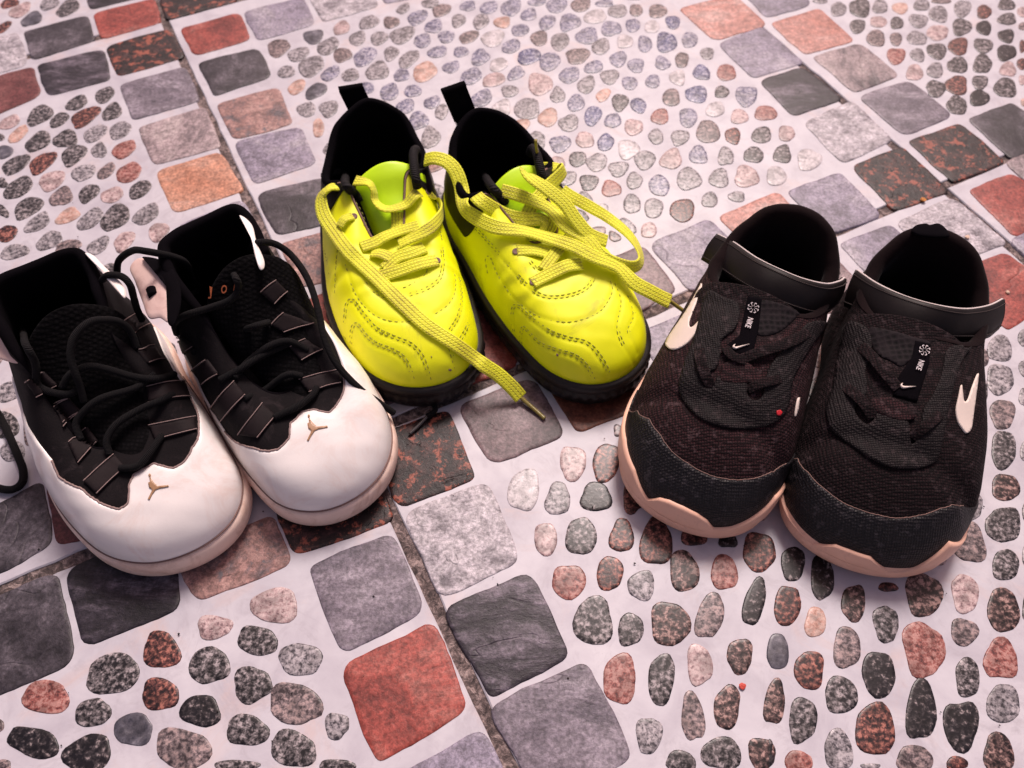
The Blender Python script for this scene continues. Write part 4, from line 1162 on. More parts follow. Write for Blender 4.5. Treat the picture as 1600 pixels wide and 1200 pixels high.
n1.ribbon("lace", NEON_L, H(Z(*G4, "375,1150 450,1140 530,1110 640,1065 740,1015"), .1, .35, .45, .40, .1), .74, .14, T)
n1.ribbon("lace", NEON_L, H(Z(*G4, "795,800 835,870 845,960 800,1050 710,1125 620,1160"), -.05, .3, .45, .45, .5, .4), .74, .14, T, rolls=[0, 20, 30, 20, 0, 0])
n1.ribbon("lace", NEON_L, H(Z(*G, "375,140 440,160 520,185 580,175"), .1, .3, .25, .1), .74, .14, T)
n1.ribbon("lace", NEON_L, H(Z(*G, "450,235 530,180 600,150 690,105"), .1, .35, .4, .1), .80, .14, T)
n1.ribbon("lace", NEON_L, H(Z(*G, "430,275 540,250 660,210 762,174"), .1, .3, .3, -.02), .80, .14, T)
n1.ribbon("lace", NEON_L, H(Z(*G4, "600,940 605,1000 600,1060"), .3, .2, .2), .72, .13, T)
P = [(527, 291, None, 6.3), (513, 295, None, 6.35), (502, 310, None, 6.0), (506, 336, None, 5.7), (524, 365, None, 5.55)] + H([(547, 395), (562, 413), (592, 441), (629, 476), (667, 510), (707, 537), (733, 557)], .32, .25, .18, .14, .14, .16, .30) + \
    [(757, 571, None, 2.35), (778, 585, None, 1.7), (800, 605, None, 0.95), (814, 621, None, 0.45)]
ml = n1.ribbon("lace", NEON_L, P, .86, .17, T + [n1.sole_bvh], rolls=[-20, -40, -30, -10] + [0] * 12)
n1.tube("aglet", AGLET, [(812, 619, None, .45), (824, 630, None, .33), (838, 642, None, .25), (851, 654, None, .2)], .0012, parent=ml)
n1.tube("cord_loop", BLACK_CORD, H(Z(*G4, "150,700 180,668 250,680 310,740 345,810 362,862"), .0, .25, .3, .3, .25, .0), .0028, T)
n1.tube("cord_loop", BLACK_CORD, [(652, 246, None, 5.9), (650, 234, None, 6.9), (646, 240, None, 7.2), (647, 260, None, 7.2), (650, 280, None, 6.9), (652, 292, None, 6.4)], .0028, T)
# eyelets: dark holes punched along the lace stays
def eyelet(s, x, y, mat, r=4.0):
    loc, nor = s.near(x, y, [s.bvh])
    V, F = [], []
    a = nor.orthogonal().normalized(); b = nor.cross(a)
    for rr, h in ((0.0021, 0.0002), (0.0018, 0.0007), (0.0013, 0.0004)):
        for k in range(14):
            q = 2 * math.pi * k / 14
            V.append(loc + (a * math.cos(q) + b * math.sin(q)) * rr + nor * h)
    V.append(loc + nor * 0.0003)
    F = [(r_ * 14 + k, r_ * 14 + (k + 1) % 14, (r_ + 1) * 14 + (k + 1) % 14, (r_ + 1) * 14 + k) for r_ in range(2) for k in range(14)] + [(28 + k, 28 + (k + 1) % 14, 42) for k in range(14)]
    s.add("eyelet", V, F, mat)
for x, y in ((553, 338), (683, 407), (668, 300)): eyelet(n1, x, y, SEAM)

n2 = neon((6.58, 26.1), -29.6, 19.1, 7.5, "right neon yellow football shoe, laces tangled in a loop beside its ankle", -0.54, SEAM2, -0.57, 1.2)
heel_tab(n2, 2.3, -0.6, x0=-0.35)
_, bt = tongue(n2, "tongue", NEON_T, [(7.8, 1.0, 4.5, .5, 0), (9.5, 1.5, 4.9, .5, 0), (11.2, 1.8, 5.6, .6, 0), (12.2, 2.1, 6.3, .6, 0.1), (12.8, 1.9, 6.6, .6, .1), (13.1, 1.2, 6.7, .5, .1)])
T = n2.targets
G = (740, 200, 2.7275)
n2.stitches([Z(*G, "60,620 50,560 70,550 100,620 150,700 200,750 270,800 360,825 450,820 540,780 590,700 582,650")], STITCH_G, bvhs=[n2.bvh])
n2.stitches([Z(*G, "175,870 170,780 190,765 240,810 320,870 400,900 480,920 530,970 560,1020 575,1068"),
             Z(*G, "205,920 210,860 230,870 280,920 350,950 430,975 480,1020 507,1075"),
             Z(*G, "5,430 80,510 150,590 220,670 300,722 400,720 480,690 520,640"),
             Z(*G, "600,660 628,740 610,850 635,930 680,1010"), Z(*G, "655,710 680,800 655,870 695,960"),
             Z(*G, "235,570 270,610 300,650")], STITCH_G, bvhs=[n2.bvh], double=0.0016)
for x, y in ((806, 393), (833, 441)): eyelet(n2, x, y, SEAM)
n2.ribbon("lace", NEON_L, H(Z(*G, "250,660 340,620 400,595 460,585"), .0, .2, .25, .1), .80, .14, T)
n2.ribbon("lace", NEON_L, H(Z(*G, "185,522 250,530 330,545"), .0, .2, .1), .74, .14, T)
n2.ribbon("lace", NEON_L, H(Z(*G, "295,610 340,550 390,500 430,450"), .1, .25, .3, .2), .74, .14, T)
n2.ribbon("lace", NEON_L, H(Z(*G, "385,320 350,390 320,440 290,480"), .3, .3, .3, .1), .74, .14, T)
n2.ribbon("lace", NEON_L, H(Z(*G, "285,140 335,150 340,200 290,270 245,340 220,395"), .3, .9, .8, .5, .4, .2), .82, .14, T, rolls=[0, 30, 20, 0, 0, 0])
n2.ribbon("lace", NEON_L, H(Z(*G, "240,440 270,400 300,430 270,470 220,480"), .2, .4, .5, .4, .2), .4, .14, T)
n2.ribbon("lace", NEON_L, H(Z(*G, "15,285 60,330 140,370 220,400 285,405 320,440"), .5, .6, .5, .5, .4, .2), .86, .15, T, rolls=[30, 20, 10, 0, 0, 0])
zz = [(784, 299, .4), (813, 310, .6), (850, 336, .8), (887, 361, .8), (916, 383, .6), (940, 400, None, 5.4), (968, 414, None, 5.0), (990, 417, None, 4.7), (1001, 408, None, 4.5), (997, 388, None, 4.5), (980, 364, None, 4.7), (950, 340, None, 5.0), (920, 322, None, 5.4), (893, 307, None, 5.8), (878, 297, None, 6.0)]
n2.ribbon("lace", NEON_L, zz, .78, .15, T, rolls=[0, 0, 0, 0, 0, -10, -30, -50, -60, -50, -30, -15, 0, 0, 0])
n2.ribbon("lace", NEON_L, [(817, 266, None, 7.6), (828, 277, None, 7.6), (857, 297, None, 7.3), (882, 318, None, 6.9), (900, 343, None, 6.4), (920, 365, None, 5.9), (948, 377, None, 5.4)], .80, .15, T, rolls=[70, 25, 0, 0, 0, 0, 0])
P = [(664, 250, None, 6.6), (678, 247, None, 6.9), (695, 251, None, 6.9), (708, 262, None, 6.7), (716, 277, None, 6.4), (722, 299, None, 6.0)] + \
    H([(731, 321), (748, 339), (777, 358), (815, 371), (857, 383), (894, 393), (923, 408), (958, 424)], .45, .5, .45, .5, .6, .7, .6, .5) + \
    [(990, 441, None, 4.7), (1015, 455, None, 4.3), (1034, 465, None, 3.9), (1047, 471, None, 3.7)]
ml = n2.ribbon("lace", NEON_L, P, .88, .17, T)
n2.tube("aglet", AGLET, [(1046, 470, None, 3.7), (1053, 475, None, 3.5), (1060, 480, None, 3.35), (1067, 485, None, 3.2)], .0012, parent=ml)
ml = n2.ribbon("lace", NEON_L, [(846, 256, None, 6.9), (841, 247, None, 7.1), (839, 240, None, 7.3)], .3, .15, T)
n2.tube("aglet", AGLET, [(840, 243, None, 7.2), (838, 230, None, 7.9), (837, 219, None, 8.4)], .0010, parent=ml)
n2.tube("cord_loop", BLACK_CORD, H(Z(*G4, "1000,720 1050,690 1130,700 1200,770 1250,830 1278,868"), .0, .25, .3, .3, .25, .0), .0028, T)
n2.tube("cord_loop", BLACK_CORD, [(828, 240, None, 6.3), (832, 232, None, 6.9), (838, 240, None, 7.2), (842, 255, None, 7.1), (846, 272, None, 6.7), (850, 285, None, 6.2)], .0028, T)

# ---- white and black high tops
W_RIM = [(5.8, 0, 4.4), (6.0, 1.1, 4.5), (6.9, 1.7, 4.9), (8.4, 1.95, 5.8), (9.9, 2.05, 7.3), (11.5, 2.5, 8.0), (13.2, 2.7, 8.4), (14.8, 2.2, 8.8), (15.2, 0, 8.7)]
W_PROF = [(2.0, .50, .1), (2.0, .50, .1), (2.3, .48, .2), (2.5, .42, .5), (2.7, .30, 1.2), (3.0, .15, 2.2), (3.0, .08, 2.5), (3.2, .03, 2.8), (3.4, .02, 3.0)]
W_SOLE = [(-.9, 0.0), (-.2, .02), (.12, .12), (.26, .40), (.33, .85), (.31, 1.3), (.22, 1.58), (.05, 1.70), (-.3, 1.66)]
def high_top(toe, phi, L, W, label, bow, cap, skew=0.0, mw=1.0):
    s = Shoe(toe, phi, L, W, 1.5, W_RIM, W_PROF, bow, toe_skew=skew, mw=mw)
    s.disp(lambda t, v, p: (noise.noise(p * 48) * 0.0008 + noise.noise(Vector((p.x * 60, p.y * 150, p.z * 100))) * 0.0003) * min(1, v * 4))
    s.empty("basketball_shoe", label, "white and black high tops at the left")
    s.upper("upper", SUEDE, inner_mat=BLACK_FABRIC, thick=.003, pad=.0055)
    s.sole("sole", WHITE_SOLE, W_SOLE)
    f, q = s.edge_of(cap)
    t0, t1 = q[0][0], q[-1][0]
    def vb(t):
        if t > 0.5: t -= 1
        if t < t0: return f(t0) * max(0.25, 1 + (t - t0) * 2.2)
        if t > t1: return f(t1) * max(0.25, 1 - (t - t1) * 2.2)
        return f(t)
    ts = [x for x in LIN(-0.36, 0.36, 330)]
    s.shell("toe_cap", WHITE_LEATHER, ts, lambda t: 0.0, vb, 0.0010, 22, edge=0.0008)
    # frayed, stitched seam along the cap
    P, N = [], []
    for t in LIN(t0, t1, 220):
        P.append(s.P(t, vb(t)) + s.N(t, vb(t)) * 0.0006); N.append(s.N(t, vb(t)))
    P = [p + Vector((noise.noise(p * 900), noise.noise(p * 900 + Vector((9, 0, 0))), 0)) * 0.0003 for p in P]
    s.tube3("cap_piping", FRAY, P, N, .00055, .0005, 6)
    # thin dark groove between cap and sole
    P, N = [], []
    for t in LIN(-0.3, 0.3, 160):
        st = s.station(t); P.append(s.P(t, 0.045) + s.N(t, 0.045) * 0.0012); N.append(s.N(t, 0.04))
    s.tube3("sole_seam", SEAM, P, N, .00045, .00045, 6)
    return s, vb
def loops(s, quads, T):
    for q in quads:
        o = s.patch("lace_loop", STRAP_W, q, 0.0015, 4.0, T, smooth_outline=False, edge=0.001)
        def edge(a, b):
            pts = [(a[0] + (b[0] - a[0]) * k / 5, a[1] + (b[1] - a[1]) * k / 5 + math.sin(k * math.pi / 5) * -1.2) for k in range(6)]
            s.tube("frayed_edge", FRAY, [(p[0], p[1], .16) for p in pts], .00027, T, 5, 5, parent=o)
        edge(q[0], q[1]); edge(q[3], q[2])
def emblem(s, k, dx, dy, T):
    pts = Z(60, 580, 2.6667, "466,446 472,450 482,463 500,480 543,476 545,483 507,490 492,496 478,515 466,538 459,535 474,505 477,494 465,487 461,466 469,463")
    o = s.patch("emblem", GOLD, [(x + dx, y + dy) for x, y in pts], 0.0014, 2.5, T, smooth_outline=False, edge=0.0)
    c = Z(60, 580, 2.6667, "467,436")[0]
    s.patch("emblem", GOLD, [(c[0] + dx + 1.9 * math.cos(a), c[1] + dy + 2.4 * math.sin(a)) for a in [2 * math.pi * i / 8 for i in range(8)]], 0.0014, 2.5, T, smooth_outline=False, edge=0.0)
    a = Z(60, 580, 2.6667, "466,437 469,437 476,464 471,465")
    s.patch("emblem", GOLD, [(x + dx, y + dy) for x, y in a], 0.0014, 2.5, T, smooth_outline=False, edge=0.0)

G3 = (60, 580, 2.6667); G1 = (0, 300, 3.0); G2 = (180, 320, 3.3333)
cap1 = Z(*G3, "60,370 90,440 180,488 260,550 340,575 375,550 380,470 400,430 480,385 560,405 600,385 640,320 665,230 658,170 630,110")
w1, vb1 = high_top((-15.7, 15.6), -33.6, 17.2, 8.05, "white capped black high top at the photo's left edge, lace lying on the floor", -0.7, cap1, 0.3, 1.22)
tongue(w1, "tongue", TONGUE_W, [(4.8, 1.5, 4.0, .5, 0), (6.5, 1.9, 4.6, .6, 0), (8.0, 2.2, 5.5, .6, 0), (9.3, 2.4, 6.6, .7, 0), (10.3, 2.5, 7.7, .8, 0), (10.9, 2.2, 8.5, .8, 0), (11.2, 1.2, 8.8, .5, 0)], th=.7)
T = w1.targets
emblem(w1, 1, 0, 0, [w1.bvh])
loops(w1, [Z(*G3, "120,430 190,240 255,288 150,440")[0:0] or Z(*G3, "125,300 205,232 250,292 165,385"), Z(*G3, "190,460 318,350 365,402 245,512"),
           Z(*G3, "70,145 125,112 180,165 100,235"), Z(*G1, "130,890 205,840 272,905 175,962"), Z(*G1, "265,985 325,965 372,1030 290,1085"),
           Z(*G1, "575,605 640,570 692,622 622,662"), Z(*G1, "640,745 715,722 762,788 690,806"), Z(*G1, "690,912 858,890 885,962 702,985"),
           Z(*G3, "465,228 648,195 656,246 490,290")], T)
def cord(s, pts, r=.0018, n=8, mat=None, name="lace"): return s.tube(name, mat or CORD_W, pts, r, s.targets + [s.sole_bvh], n)
cord(w1, H(Z(*G1, "400,980 390,910 375,850 348,760 350,670 400,605 460,598 540,615 600,660 640,730"), .2, .5, .8, 1.0, 1.1, 1.0, .8, .6, .3, .0))
cord(w1, H(Z(*G1, "300,910 340,850 420,815 500,830 620,872 730,890 810,860"), .2, .4, .5, .4, .4, .4, .1))
cord(w1, H(Z(*G1, "-30,590 60,640 150,700 190,790 205,880 260,925 340,940 400,900"), .2, .4, .5, .5, .4, .4, .3, .1))
cord(w1, H(Z(*G3, "128,460 175,290 180,200 260,120 400,75 480,20")[1:], .1, .4, .5, .4, .2))
cord(w1, H(Z(*G3, "300,350 305,290 340,225 420,170 510,130 560,100"), .1, .4, .5, .5, .3, .1))
cord(w1, H(Z(*G3, "345,410 420,405 470,360 500,310 520,270"), .2, .3, .4, .3, .1))
cord(w1, [(160, 437, None, 8.6), (170, 430, None, 9.2), (190, 432, None, 9.2), (203, 445, None, 8.8), (209, 465, None, 8.0), (214, 482, None, 7.0), (222, 500, None, 6.0)])
cord(w1, [(-40, 600, None, 2.2), (-18, 625, None, 1.2), (0, 652, None, .45), (14, 680, None, .3), (27, 710, None, .3), (36, 735, None, .3), (34, 755, None, .3), (18, 765, None, .3), (-5, 762, None, .3), (-30, 750, None, .3)], .0021)

cap2 = Z(*G3, "780,250 820,290 900,318 1000,325 1045,280 1050,220 1100,170 1150,160 1210,175 1250,130 1275,60 1270,20")
w2, vb2 = high_top((-6.95, 19.4), -38.5, 17.1, 7.8, "white capped black high top beside the neon shoes, letters on its tongue", -1.0, cap2, -1.3, 1.18)
_, bt = tongue(w2, "tongue", TONGUE_W, [(4.8, 1.5, 4.0, .5, 0), (6.5, 1.9, 4.6, .6, 0), (8.0, 2.2, 5.5, .6, 0), (9.3, 2.4, 6.6, .7, 0), (10.3, 2.5, 7.7, .8, 0), (10.9, 2.2, 8.5, .8, 0), (11.2, 1.2, 8.8, .5, 0)], th=.7)
T = w2.targets
emblem(w2, 1, (1128 - 467) / 2.6667, -245 / 2.6667, [w2.bvh])
loops(w2, [Z(*G2, "265,735 350,678 415,735 325,802"), Z(*G2, "408,862 482,805 540,880 462,932"), Z(*G2, "505,1060 618,920 675,992 560,1125"), Z(*G2, "650,1195 765,1037 838,1102 745,1215"),
           Z(*G2, "752,455 832,392 892,452 825,517"), Z(*G2, "808,625 872,562 1030,620 875,665"), Z(*G2, "908,742 985,700 1082,755 968,812"), Z(*G2, "958,912 1030,865 1172,862 1012,977")[:2] and Z(*G2, "958,912 1165,862 1178,930 1010,977")], T)
cord(w2, H(Z(*G2, "480,205 600,208 700,208"), .2, .3, .3) + [(400, 380, None, 8.8), (426, 380, None, 8.6), (450, 394, None, 8.0), (471, 419, None, 7.6), (486, 448, None, 7.2), (498, 488, None, 6.7), (507, 528, None, 6.1), (525, 567, None, 5.4), (555, 601, None, 4.4), (585, 624, None, 3.3), (615, 645, None, 2.0)])
cord(w2, [(183, 425, None, 7.6), (186, 407, None, 8.4), (204, 393, None, 9.2), (225, 392, None, 9.8)] + H(Z(*G2, "250,300 335,355 382,418 340,480 260,520 185,540 150,510 175,480 203,455"), 1.0, .8, .7, .7, .7, .7, .7, .5, .0))
cord(w2, H(Z(*G2, "470,212 520,228 560,290 615,365 637,430 600,490 500,530 400,560 340,605 318,670"), .4, .5, .5, .5, .5, .4, .3, .3, .3, .1))
cord(w2, H(Z(*G2, "420,762 560,720 700,640 800,612"), .1, .35, .35, .1))
cord(w2, H(Z(*G2, "550,912 640,868 760,790 905,722"), .1, .35, .4, .1))
cord(w2, H(Z(*G2, "620,905 700,815 800,740 900,715 1000,760"), .1, .35, .4, .3, .1))
cord(w2, H(Z(*G2, "672,1012 800,950 900,890 975,895"), .1, .35, .35, .1))
cord(w2, H(Z(*G2, "830,1112 950,1070 1030,1000 1050,955"), .1, .35, .3, .1))
cord(w2, [(640, 678, None, .2), (655, 664, None, .25), (668, 650, None, .3)], .0010, mat=AGLET_C, name="aglet")
cord(w2, [(667, 651, None, .3), (680, 640, None, .35), (672, 622, None, .35)], .0016)

PEACH, WHT = PEACH_LEATHER, WHITE_LEATHER
w1.flap("collar_panel", PEACH, [(-30, 492), (0, 515), (17, 532), (38, 562), (28, 568), (0, 561), (-35, 545)], 7.0, 7.6, 0)
w1.flap("collar_panel", WHT, [(133, 396), (146, 399), (162, 415), (184, 436), (197, 454), (195, 466), (186, 458), (170, 440), (152, 417)], 9.2, 8.9, 0, .0016)
w2.flap("collar_panel", PEACH, [(203, 419), (215, 404), (232, 406), (248, 416), (259, 440), (263, 470), (264, 503), (250, 497), (233, 497), (222, 470), (211, 440)], 7.6, 8.5, 0)
w2.flap("collar_pad", BLACK_FABRIC, [(222, 402), (245, 404), (266, 416), (280, 440), (283, 475), (272, 508), (262, 503), (262, 468), (258, 440), (246, 418)], 8.3, 8.8, 0)
w2.flap("collar_panel", WHT, [(374, 337), (384, 341), (395, 354), (401, 378), (412, 404), (413, 418), (406, 421), (399, 402), (393, 376), (385, 354)], 9.2, 8.8, 0, .0016)
w2.tube("lace_hole", BLACK_FABRIC, [(236, 452, None, 8.25), (240, 462, None, 8.25)], .0026)

# ---- dark running shoes with a strap
K_RIM = [(10.6, 0, 6.7), (10.7, 1.1, 6.65), (11.0, 2.1, 6.4), (11.7, 2.9, 6.1), (12.9, 3.35, 5.8), (14.2, 3.3, 5.8), (15.6, 2.9, 6.4), (16.8, 1.8, 7.45), (17.2, 0, 7.8)]
K_FOOT = [(0, 0), (.030, .52), (.12, .87), (.27, 1.0), (.44, .90), (.62, .78), (.80, .75), (.945, .53), (1, 0)]
K_PROF = [(2.6, .50, .5), (2.6, .50, .5), (2.8, .47, .6), (2.9, .38, .9), (2.8, .22, 1.4), (2.6, .12, 1.8), (2.6, .08, 2.0), (2.8, .03, 2.4), (3.0, .02, 2.6)]
K_SOLEP = [(-.9, 0.0), (-.35, .04), (.0, .22), (.20, .55), (.28, .90), (.25, 1.25), (.12, 1.5), (-.02, 1.58), (-.3, 1.52)]
def runner(toe, phi, L, W, label, bow, guard, lip, mesh, skew=0.0, mw=1.0):
    s = Shoe(toe, phi, L, W, 1.3, K_RIM, K_PROF, bow, foot=K_FOOT, toe_skew=skew, bul=.32, mw=mw, hs=.38)
    def crease(t, v, p):
        q = s.O; d = (p - q).dot(s.S) / CM          # cm from toe
        z = (p.z - q.z) / CM
        c = -0.0022 * math.exp(-((d - 4.6 - 0.12 * ((p - q).dot(s.X) / CM) ** 2 * -0.35) / 0.55) ** 2) * min(1, max(0, (z - 2.2) / 1.5))
        return c + (noise.noise(p * 50) * 0.0008 + noise.noise(p * 130) * 0.0002) * min(1, v * 4)
    s.disp(crease)
    s.empty("running_shoe", label, "black strap running shoes at the right")
    s.upper("upper", mesh, inner_mat=K_LINING, thick=.0035, pad=.0075)
    def mod(t, o, z):
        d = min(t, 1 - t)
        k = min(1, max(0, (d - 0.09) / 0.09)); k = k * k * (3 - 2 * k)
        return o - 0.34 * k * (1 if o > -.3 else 0), z * (1.0 + 0.25 * max(0, (d - 0.2)) / 0.3)
    s.sole("sole", K_SOLE, K_SOLEP, mod=mod)
    f, q = s.edge_of(guard); g, ql = s.edge_of(lip)
    t0, t1 = q[0][0], q[-1][0]
    def vb(t):
        if t > 0.5: t -= 1
        if t < t0: return max(0.10, f(t0) * (1 + (t - t0) * 9))
        if t > t1: return max(0.10, f(t1) * (1 - (t - t1) * 9))
        return f(t)
    l0, l1 = ql[0][0], ql[-1][0]
    def vl(t):
        if t > 0.5: t -= 1
        v = g(t)
        if t < l0: v = g(l0) + (0.01 - g(l0)) * min(1, (l0 - t) / 0.06)
        if t > l1: v = g(l1) + (0.01 - g(l1)) * min(1, (t - l1) / 0.06)
        return max(0.008, v)
    s.shell("toe_guard", K_GUARD, LIN(-0.21, 0.21, 240), lambda t: 0.0, vb, 0.0009, 20, edge=0.0006)
    s.shell("sole_lip", K_SOLE, LIN(max(-.3, l0 - .07), min(.3, l1 + .07), 260), lambda t: 0.0, vl, 0.0026, 10, edge=0.0022)
    P, N = [], []
    for t in LIN(t0, t1, 160):
        P.append(s.P(t, vb(t)) + s.N(t, vb(t)) * 0.0005); N.append(s.N(t, vb(t)))
    P = [p + Vector((noise.noise(p * 800), noise.noise(p * 800 + Vector((9, 0, 0))), 0)) * 0.00035 for p in P]
    s.tube3("guard_seam", SEAM, P, N, .00025, .00025, 5)
    return s
def strap(s, top, bot, ztop, zbot, off=.0010, nm="strap"):
    """a wide leather strap between two traced edges at given heights (cm), with a pale foam edge on top"""
    n = 48; w = 9
    q = [(*a, *zz) for a, zz in zip(catmull([tuple(p) for p in top], 10), [])]
    tc_ = catmull([tuple(p) for p in top], 10); bc = catmull([tuple(p) for p in bot], 10)
    zt = catmull([(z,) for z in ztop], 10); zb = catmull([(z,) for z in zbot], 10)
    def rs(c, k):
        x = k / n * (len(c) - 1); i = min(int(x), len(c) - 2); f = x - i
        return [c[i][j] * (1 - f) + c[i + 1][j] * f for j in range(len(c[0]))]
    outer, inner = [], []
    A = [at(*rs(tc_, k), rs(zt, k)[0] * CM) for k in range(n + 1)]
    B = [at(*rs(bc, k), rs(zb, k)[0] * CM) for k in range(n + 1)]
    cen = s.world(0, s.L * .65, 3)
    for k in range(n + 1):
        T_ = A[min(k + 1, n)] + B[min(k + 1, n)] - A[max(k - 1, 0)] - B[max(k - 1, 0)]
        m = T_.cross(A[k] - B[k]).normalized()
        if m.dot(A[k] - cen) < 0: m = -m
        outer.append([]); inner.append([])
        for j in range(w):
            f = j / (w - 1); p = A[k].lerp(B[k], f)
            bulge = math.sin(math.pi * f) * 0.0012 + noise.noise(p * 90) * 0.0004
            outer[-1].append(p + m * (off + bulge)); inner[-1].append(p + m * (off - 0.0028 + bulge))
    V = [p for r in outer for p in r] + [p for r in inner for p in r]
    b = (n + 1) * w
    F = []
    for k in range(n):
        for j in range(w - 1):
            q = k * w + j
            F.append((q, q + 1, q + w + 1, q + w)); F.append((b + q + w, b + q + w + 1, b + q + 1, b + q))
        F.append((k * w, (k + 1) * w, b + (k + 1) * w, b + k * w)); F.append((k * w + w - 1, b + k * w + w - 1, b + (k + 1) * w + w - 1, (k + 1) * w + w - 1))
    F.append(tuple(range(w)) + tuple(range(b + w - 1, b - 1, -1)))
    e = n * w
    F.append(tuple(range(e + w - 1, e - 1, -1)) + tuple(range(b + e, b + e + w)))
    o = s.add(nm, V, F, K_STRAP)
    P = [outer[k][0] * .5 + inner[k][0] * .5 for k in range(n + 1)]
    s.tube3("foam_edge", K_EDGE, P, [Vector((0, 0, 1))] * (n + 1), .0006, .0006, 6, parent=o)
    Vv, Ff = [], []
    for jj in (1, w - 2):
        pts = [outer[k][jj] for k in range(n + 1)]
        for k in range(0, n):
            for h in (0.1, 0.6):
                a = pts[k].lerp(pts[k + 1], h); c = pts[k].lerp(pts[k + 1], h + .3)
                m = (outer[k][jj] - inner[k][jj]).normalized()
                v, f, _ = sweep([a - m * .0001, (a + c) / 2 + m * .0003, c - m * .0001], [m] * 3, .0003, .0003, 5, 1, None)
                z = len(Vv); Vv += v; Ff += [tuple(i + z for i in g_) for g_ in f]
    tag(s.add("stitching", Vv, Ff, STITCH_K, parent=o), kind='stuff')
    return o
STITCH_K = m_plain("brown_thread", (0.05, 0.035, 0.033), 0.8)
def text_on(s, txt, x, y, ang, h, mat, T, sx=1.0, name="lettering", off=.0006):
    cu = bpy.data.curves.new("t", 'FONT'); cu.body = txt; cu.size = 1.0; cu.align_x = 'CENTER'; cu.align_y = 'CENTER'
    cu.resolution_u = 3; cu.offset = 0.02
    ob = bpy.data.objects.new("t", cu); C.objects.link(ob)
    bpy.context.view_layer.update()
    me = bpy.data.meshes.new_from_object(ob.evaluated_get(bpy.context.evaluated_depsgraph_get()))
    V = [v.co.copy() for v in me.vertices]; F = [tuple(p.vertices) for p in me.polygons]
    bpy.data.objects.remove(ob); bpy.data.curves.remove(cu); bpy.data.meshes.remove(me)
    ca, sa = math.cos(ang), math.sin(ang)
    W = []
    for v in V:
        a, b = v.x * h * sx, v.y * h
        loc, nor = s.near(x + a * ca - b * sa * -1 * -1 if False else x + a * ca + b * sa, y + a * sa - b * ca, T)
        W.append(loc + nor * off)
    return s.add(name, W, F, mat, smooth=False)
def pinwheel(s, x, y, r, ang, T):
    V, F = [], []
    for k in range(8):
        a = ang + k * math.pi / 4
        pts = []
        for rr, da in ((.25, 0), (.95, .12), (1.0, .42), (.86, .62), (.84, .40), (.80, .22), (.28, .22)):
            pts.append((x + r * rr * math.cos(a + da), y + r * rr * .95 * math.sin(a + da)))
        b = len(V)
        for p in pts:
            loc, nor = s.near(p[0], p[1], T); V.append(loc + nor * .0021)
        F.append(tuple(range(b, b + len(pts))))
    s.add("pinwheel_mark", V, F, K_PRINT, smooth=False)
SW = [(-1.0, -.12), (-.92, .22), (-.7, .38), (-.4, .32), (1.0, -.30), (-.35, .02), (-.62, .05), (-.78, -.08), (-.74, -.35), (-.66, -.5), (-.85, -.38)]
G7 = (1040, 300, 4.0); G8 = (1280, 330, 3.75); GK = (940, 560, 4.0); GL = (1200, 600, 3.75)
k1 = runner((7.85, 17.9), 26.6, 17.8, 8.75, "left running shoe, dark maroon knit with a red speck on its vamp", 0.45,
            Z(*GK, "180,320 230,330 300,380 370,480 450,590 560,670 680,730 800,755 900,755 1050,710 1150,655"),
            Z(*GK, "175,330 165,500 220,690 300,870 370,862 430,878 520,918 600,958 660,998 700,1045 800,1040 900,1000 1000,930 1070,850"), K_MESH, 0.7, 1.14)
_, bt = tongue(k1, "tongue", K_MESH2, [(6.0, 1.6, 4.9, .8, 0), (7.5, 2.0, 5.5, .9, 0), (9.0, 2.6, 6.15, 1.0, 0), (9.9, 2.9, 6.4, 1.0, 0), (10.8, 3.0, 6.7, 1.0, 0), (11.3, 2.7, 6.9, .8, 0)], th=.5)
T = k1.targets
k1.patch("saddle", K_SADDLE, [(1105, 458), (1088, 520), (1066, 580), (1062, 612), (1075, 637), (1095, 655), (1120, 665), (1155, 671), (1190, 667), (1217, 655), (1231, 630), (1238, 590), (1262, 545), (1290, 505), (1262, 505), (1240, 530), (1218, 552), (1203, 572), (1196, 590), (1190, 620), (1177, 626), (1167, 617), (1166, 599), (1145, 592), (1122, 589), (1113, 606), (1102, 605), (1098, 588), (1118, 577), (1126, 555), (1128, 532), (1150, 512), (1155, 478), (1130, 465)], .0016, 4, T, dense=4)
k1.patch("tongue_mesh", K_HONEY, Z(*G7, "590,680 820,740 800,800 700,880 600,900 560,860"), .0006, 4, T)
k1.ribbon("lace", K_MESH2, H([(1112, 606), (1103, 590), (1096, 568), (1094, 548)], .05, .30, .35, .15), .56, .12, T)
k1.ribbon("lace", K_MESH2, H([(1168, 610), (1182, 604), (1202, 598), (1222, 592)], .05, .30, .30, .05), .50, .12, T)
k1.ribbon("lace", K_MESH2, H([(1160, 562), (1190, 552), (1225, 540), (1262, 520)], .1, .32, .34, .1), .58, .12, T)
k1.ribbon("lace", K_MESH2, H([(1132, 545), (1145, 560), (1165, 566)], .1, .28, .2), .5, .12, T)
k1.patch("vamp_fold", K_MESH, Z(*G7, "345,1130 360,1080 440,1060 520,1080 580,1140 600,1190 480,1200 345,1190"), .0018, 4, T)
k1.patch("tongue_label", BLACK_FABRIC, Z(*G7, "515,650 600,670 580,860 545,1010 520,1030 400,1010 380,960 460,900"), .0010, 4, T, smooth_outline=False)
strap(k1, Z(*G7, "325,265 430,318 560,408 700,478 850,540 1000,575 1085,560 1120,538"), Z(*G7, "225,425 330,492 480,592 620,667 780,732 900,762 1000,755 1060,700"), [6.0, 6.5, 7.2, 7.5, 7.4, 7.0, 6.5, 6.1], [4.9, 5.5, 6.3, 6.6, 6.4, 5.9, 5.3, 4.9])
TT = T
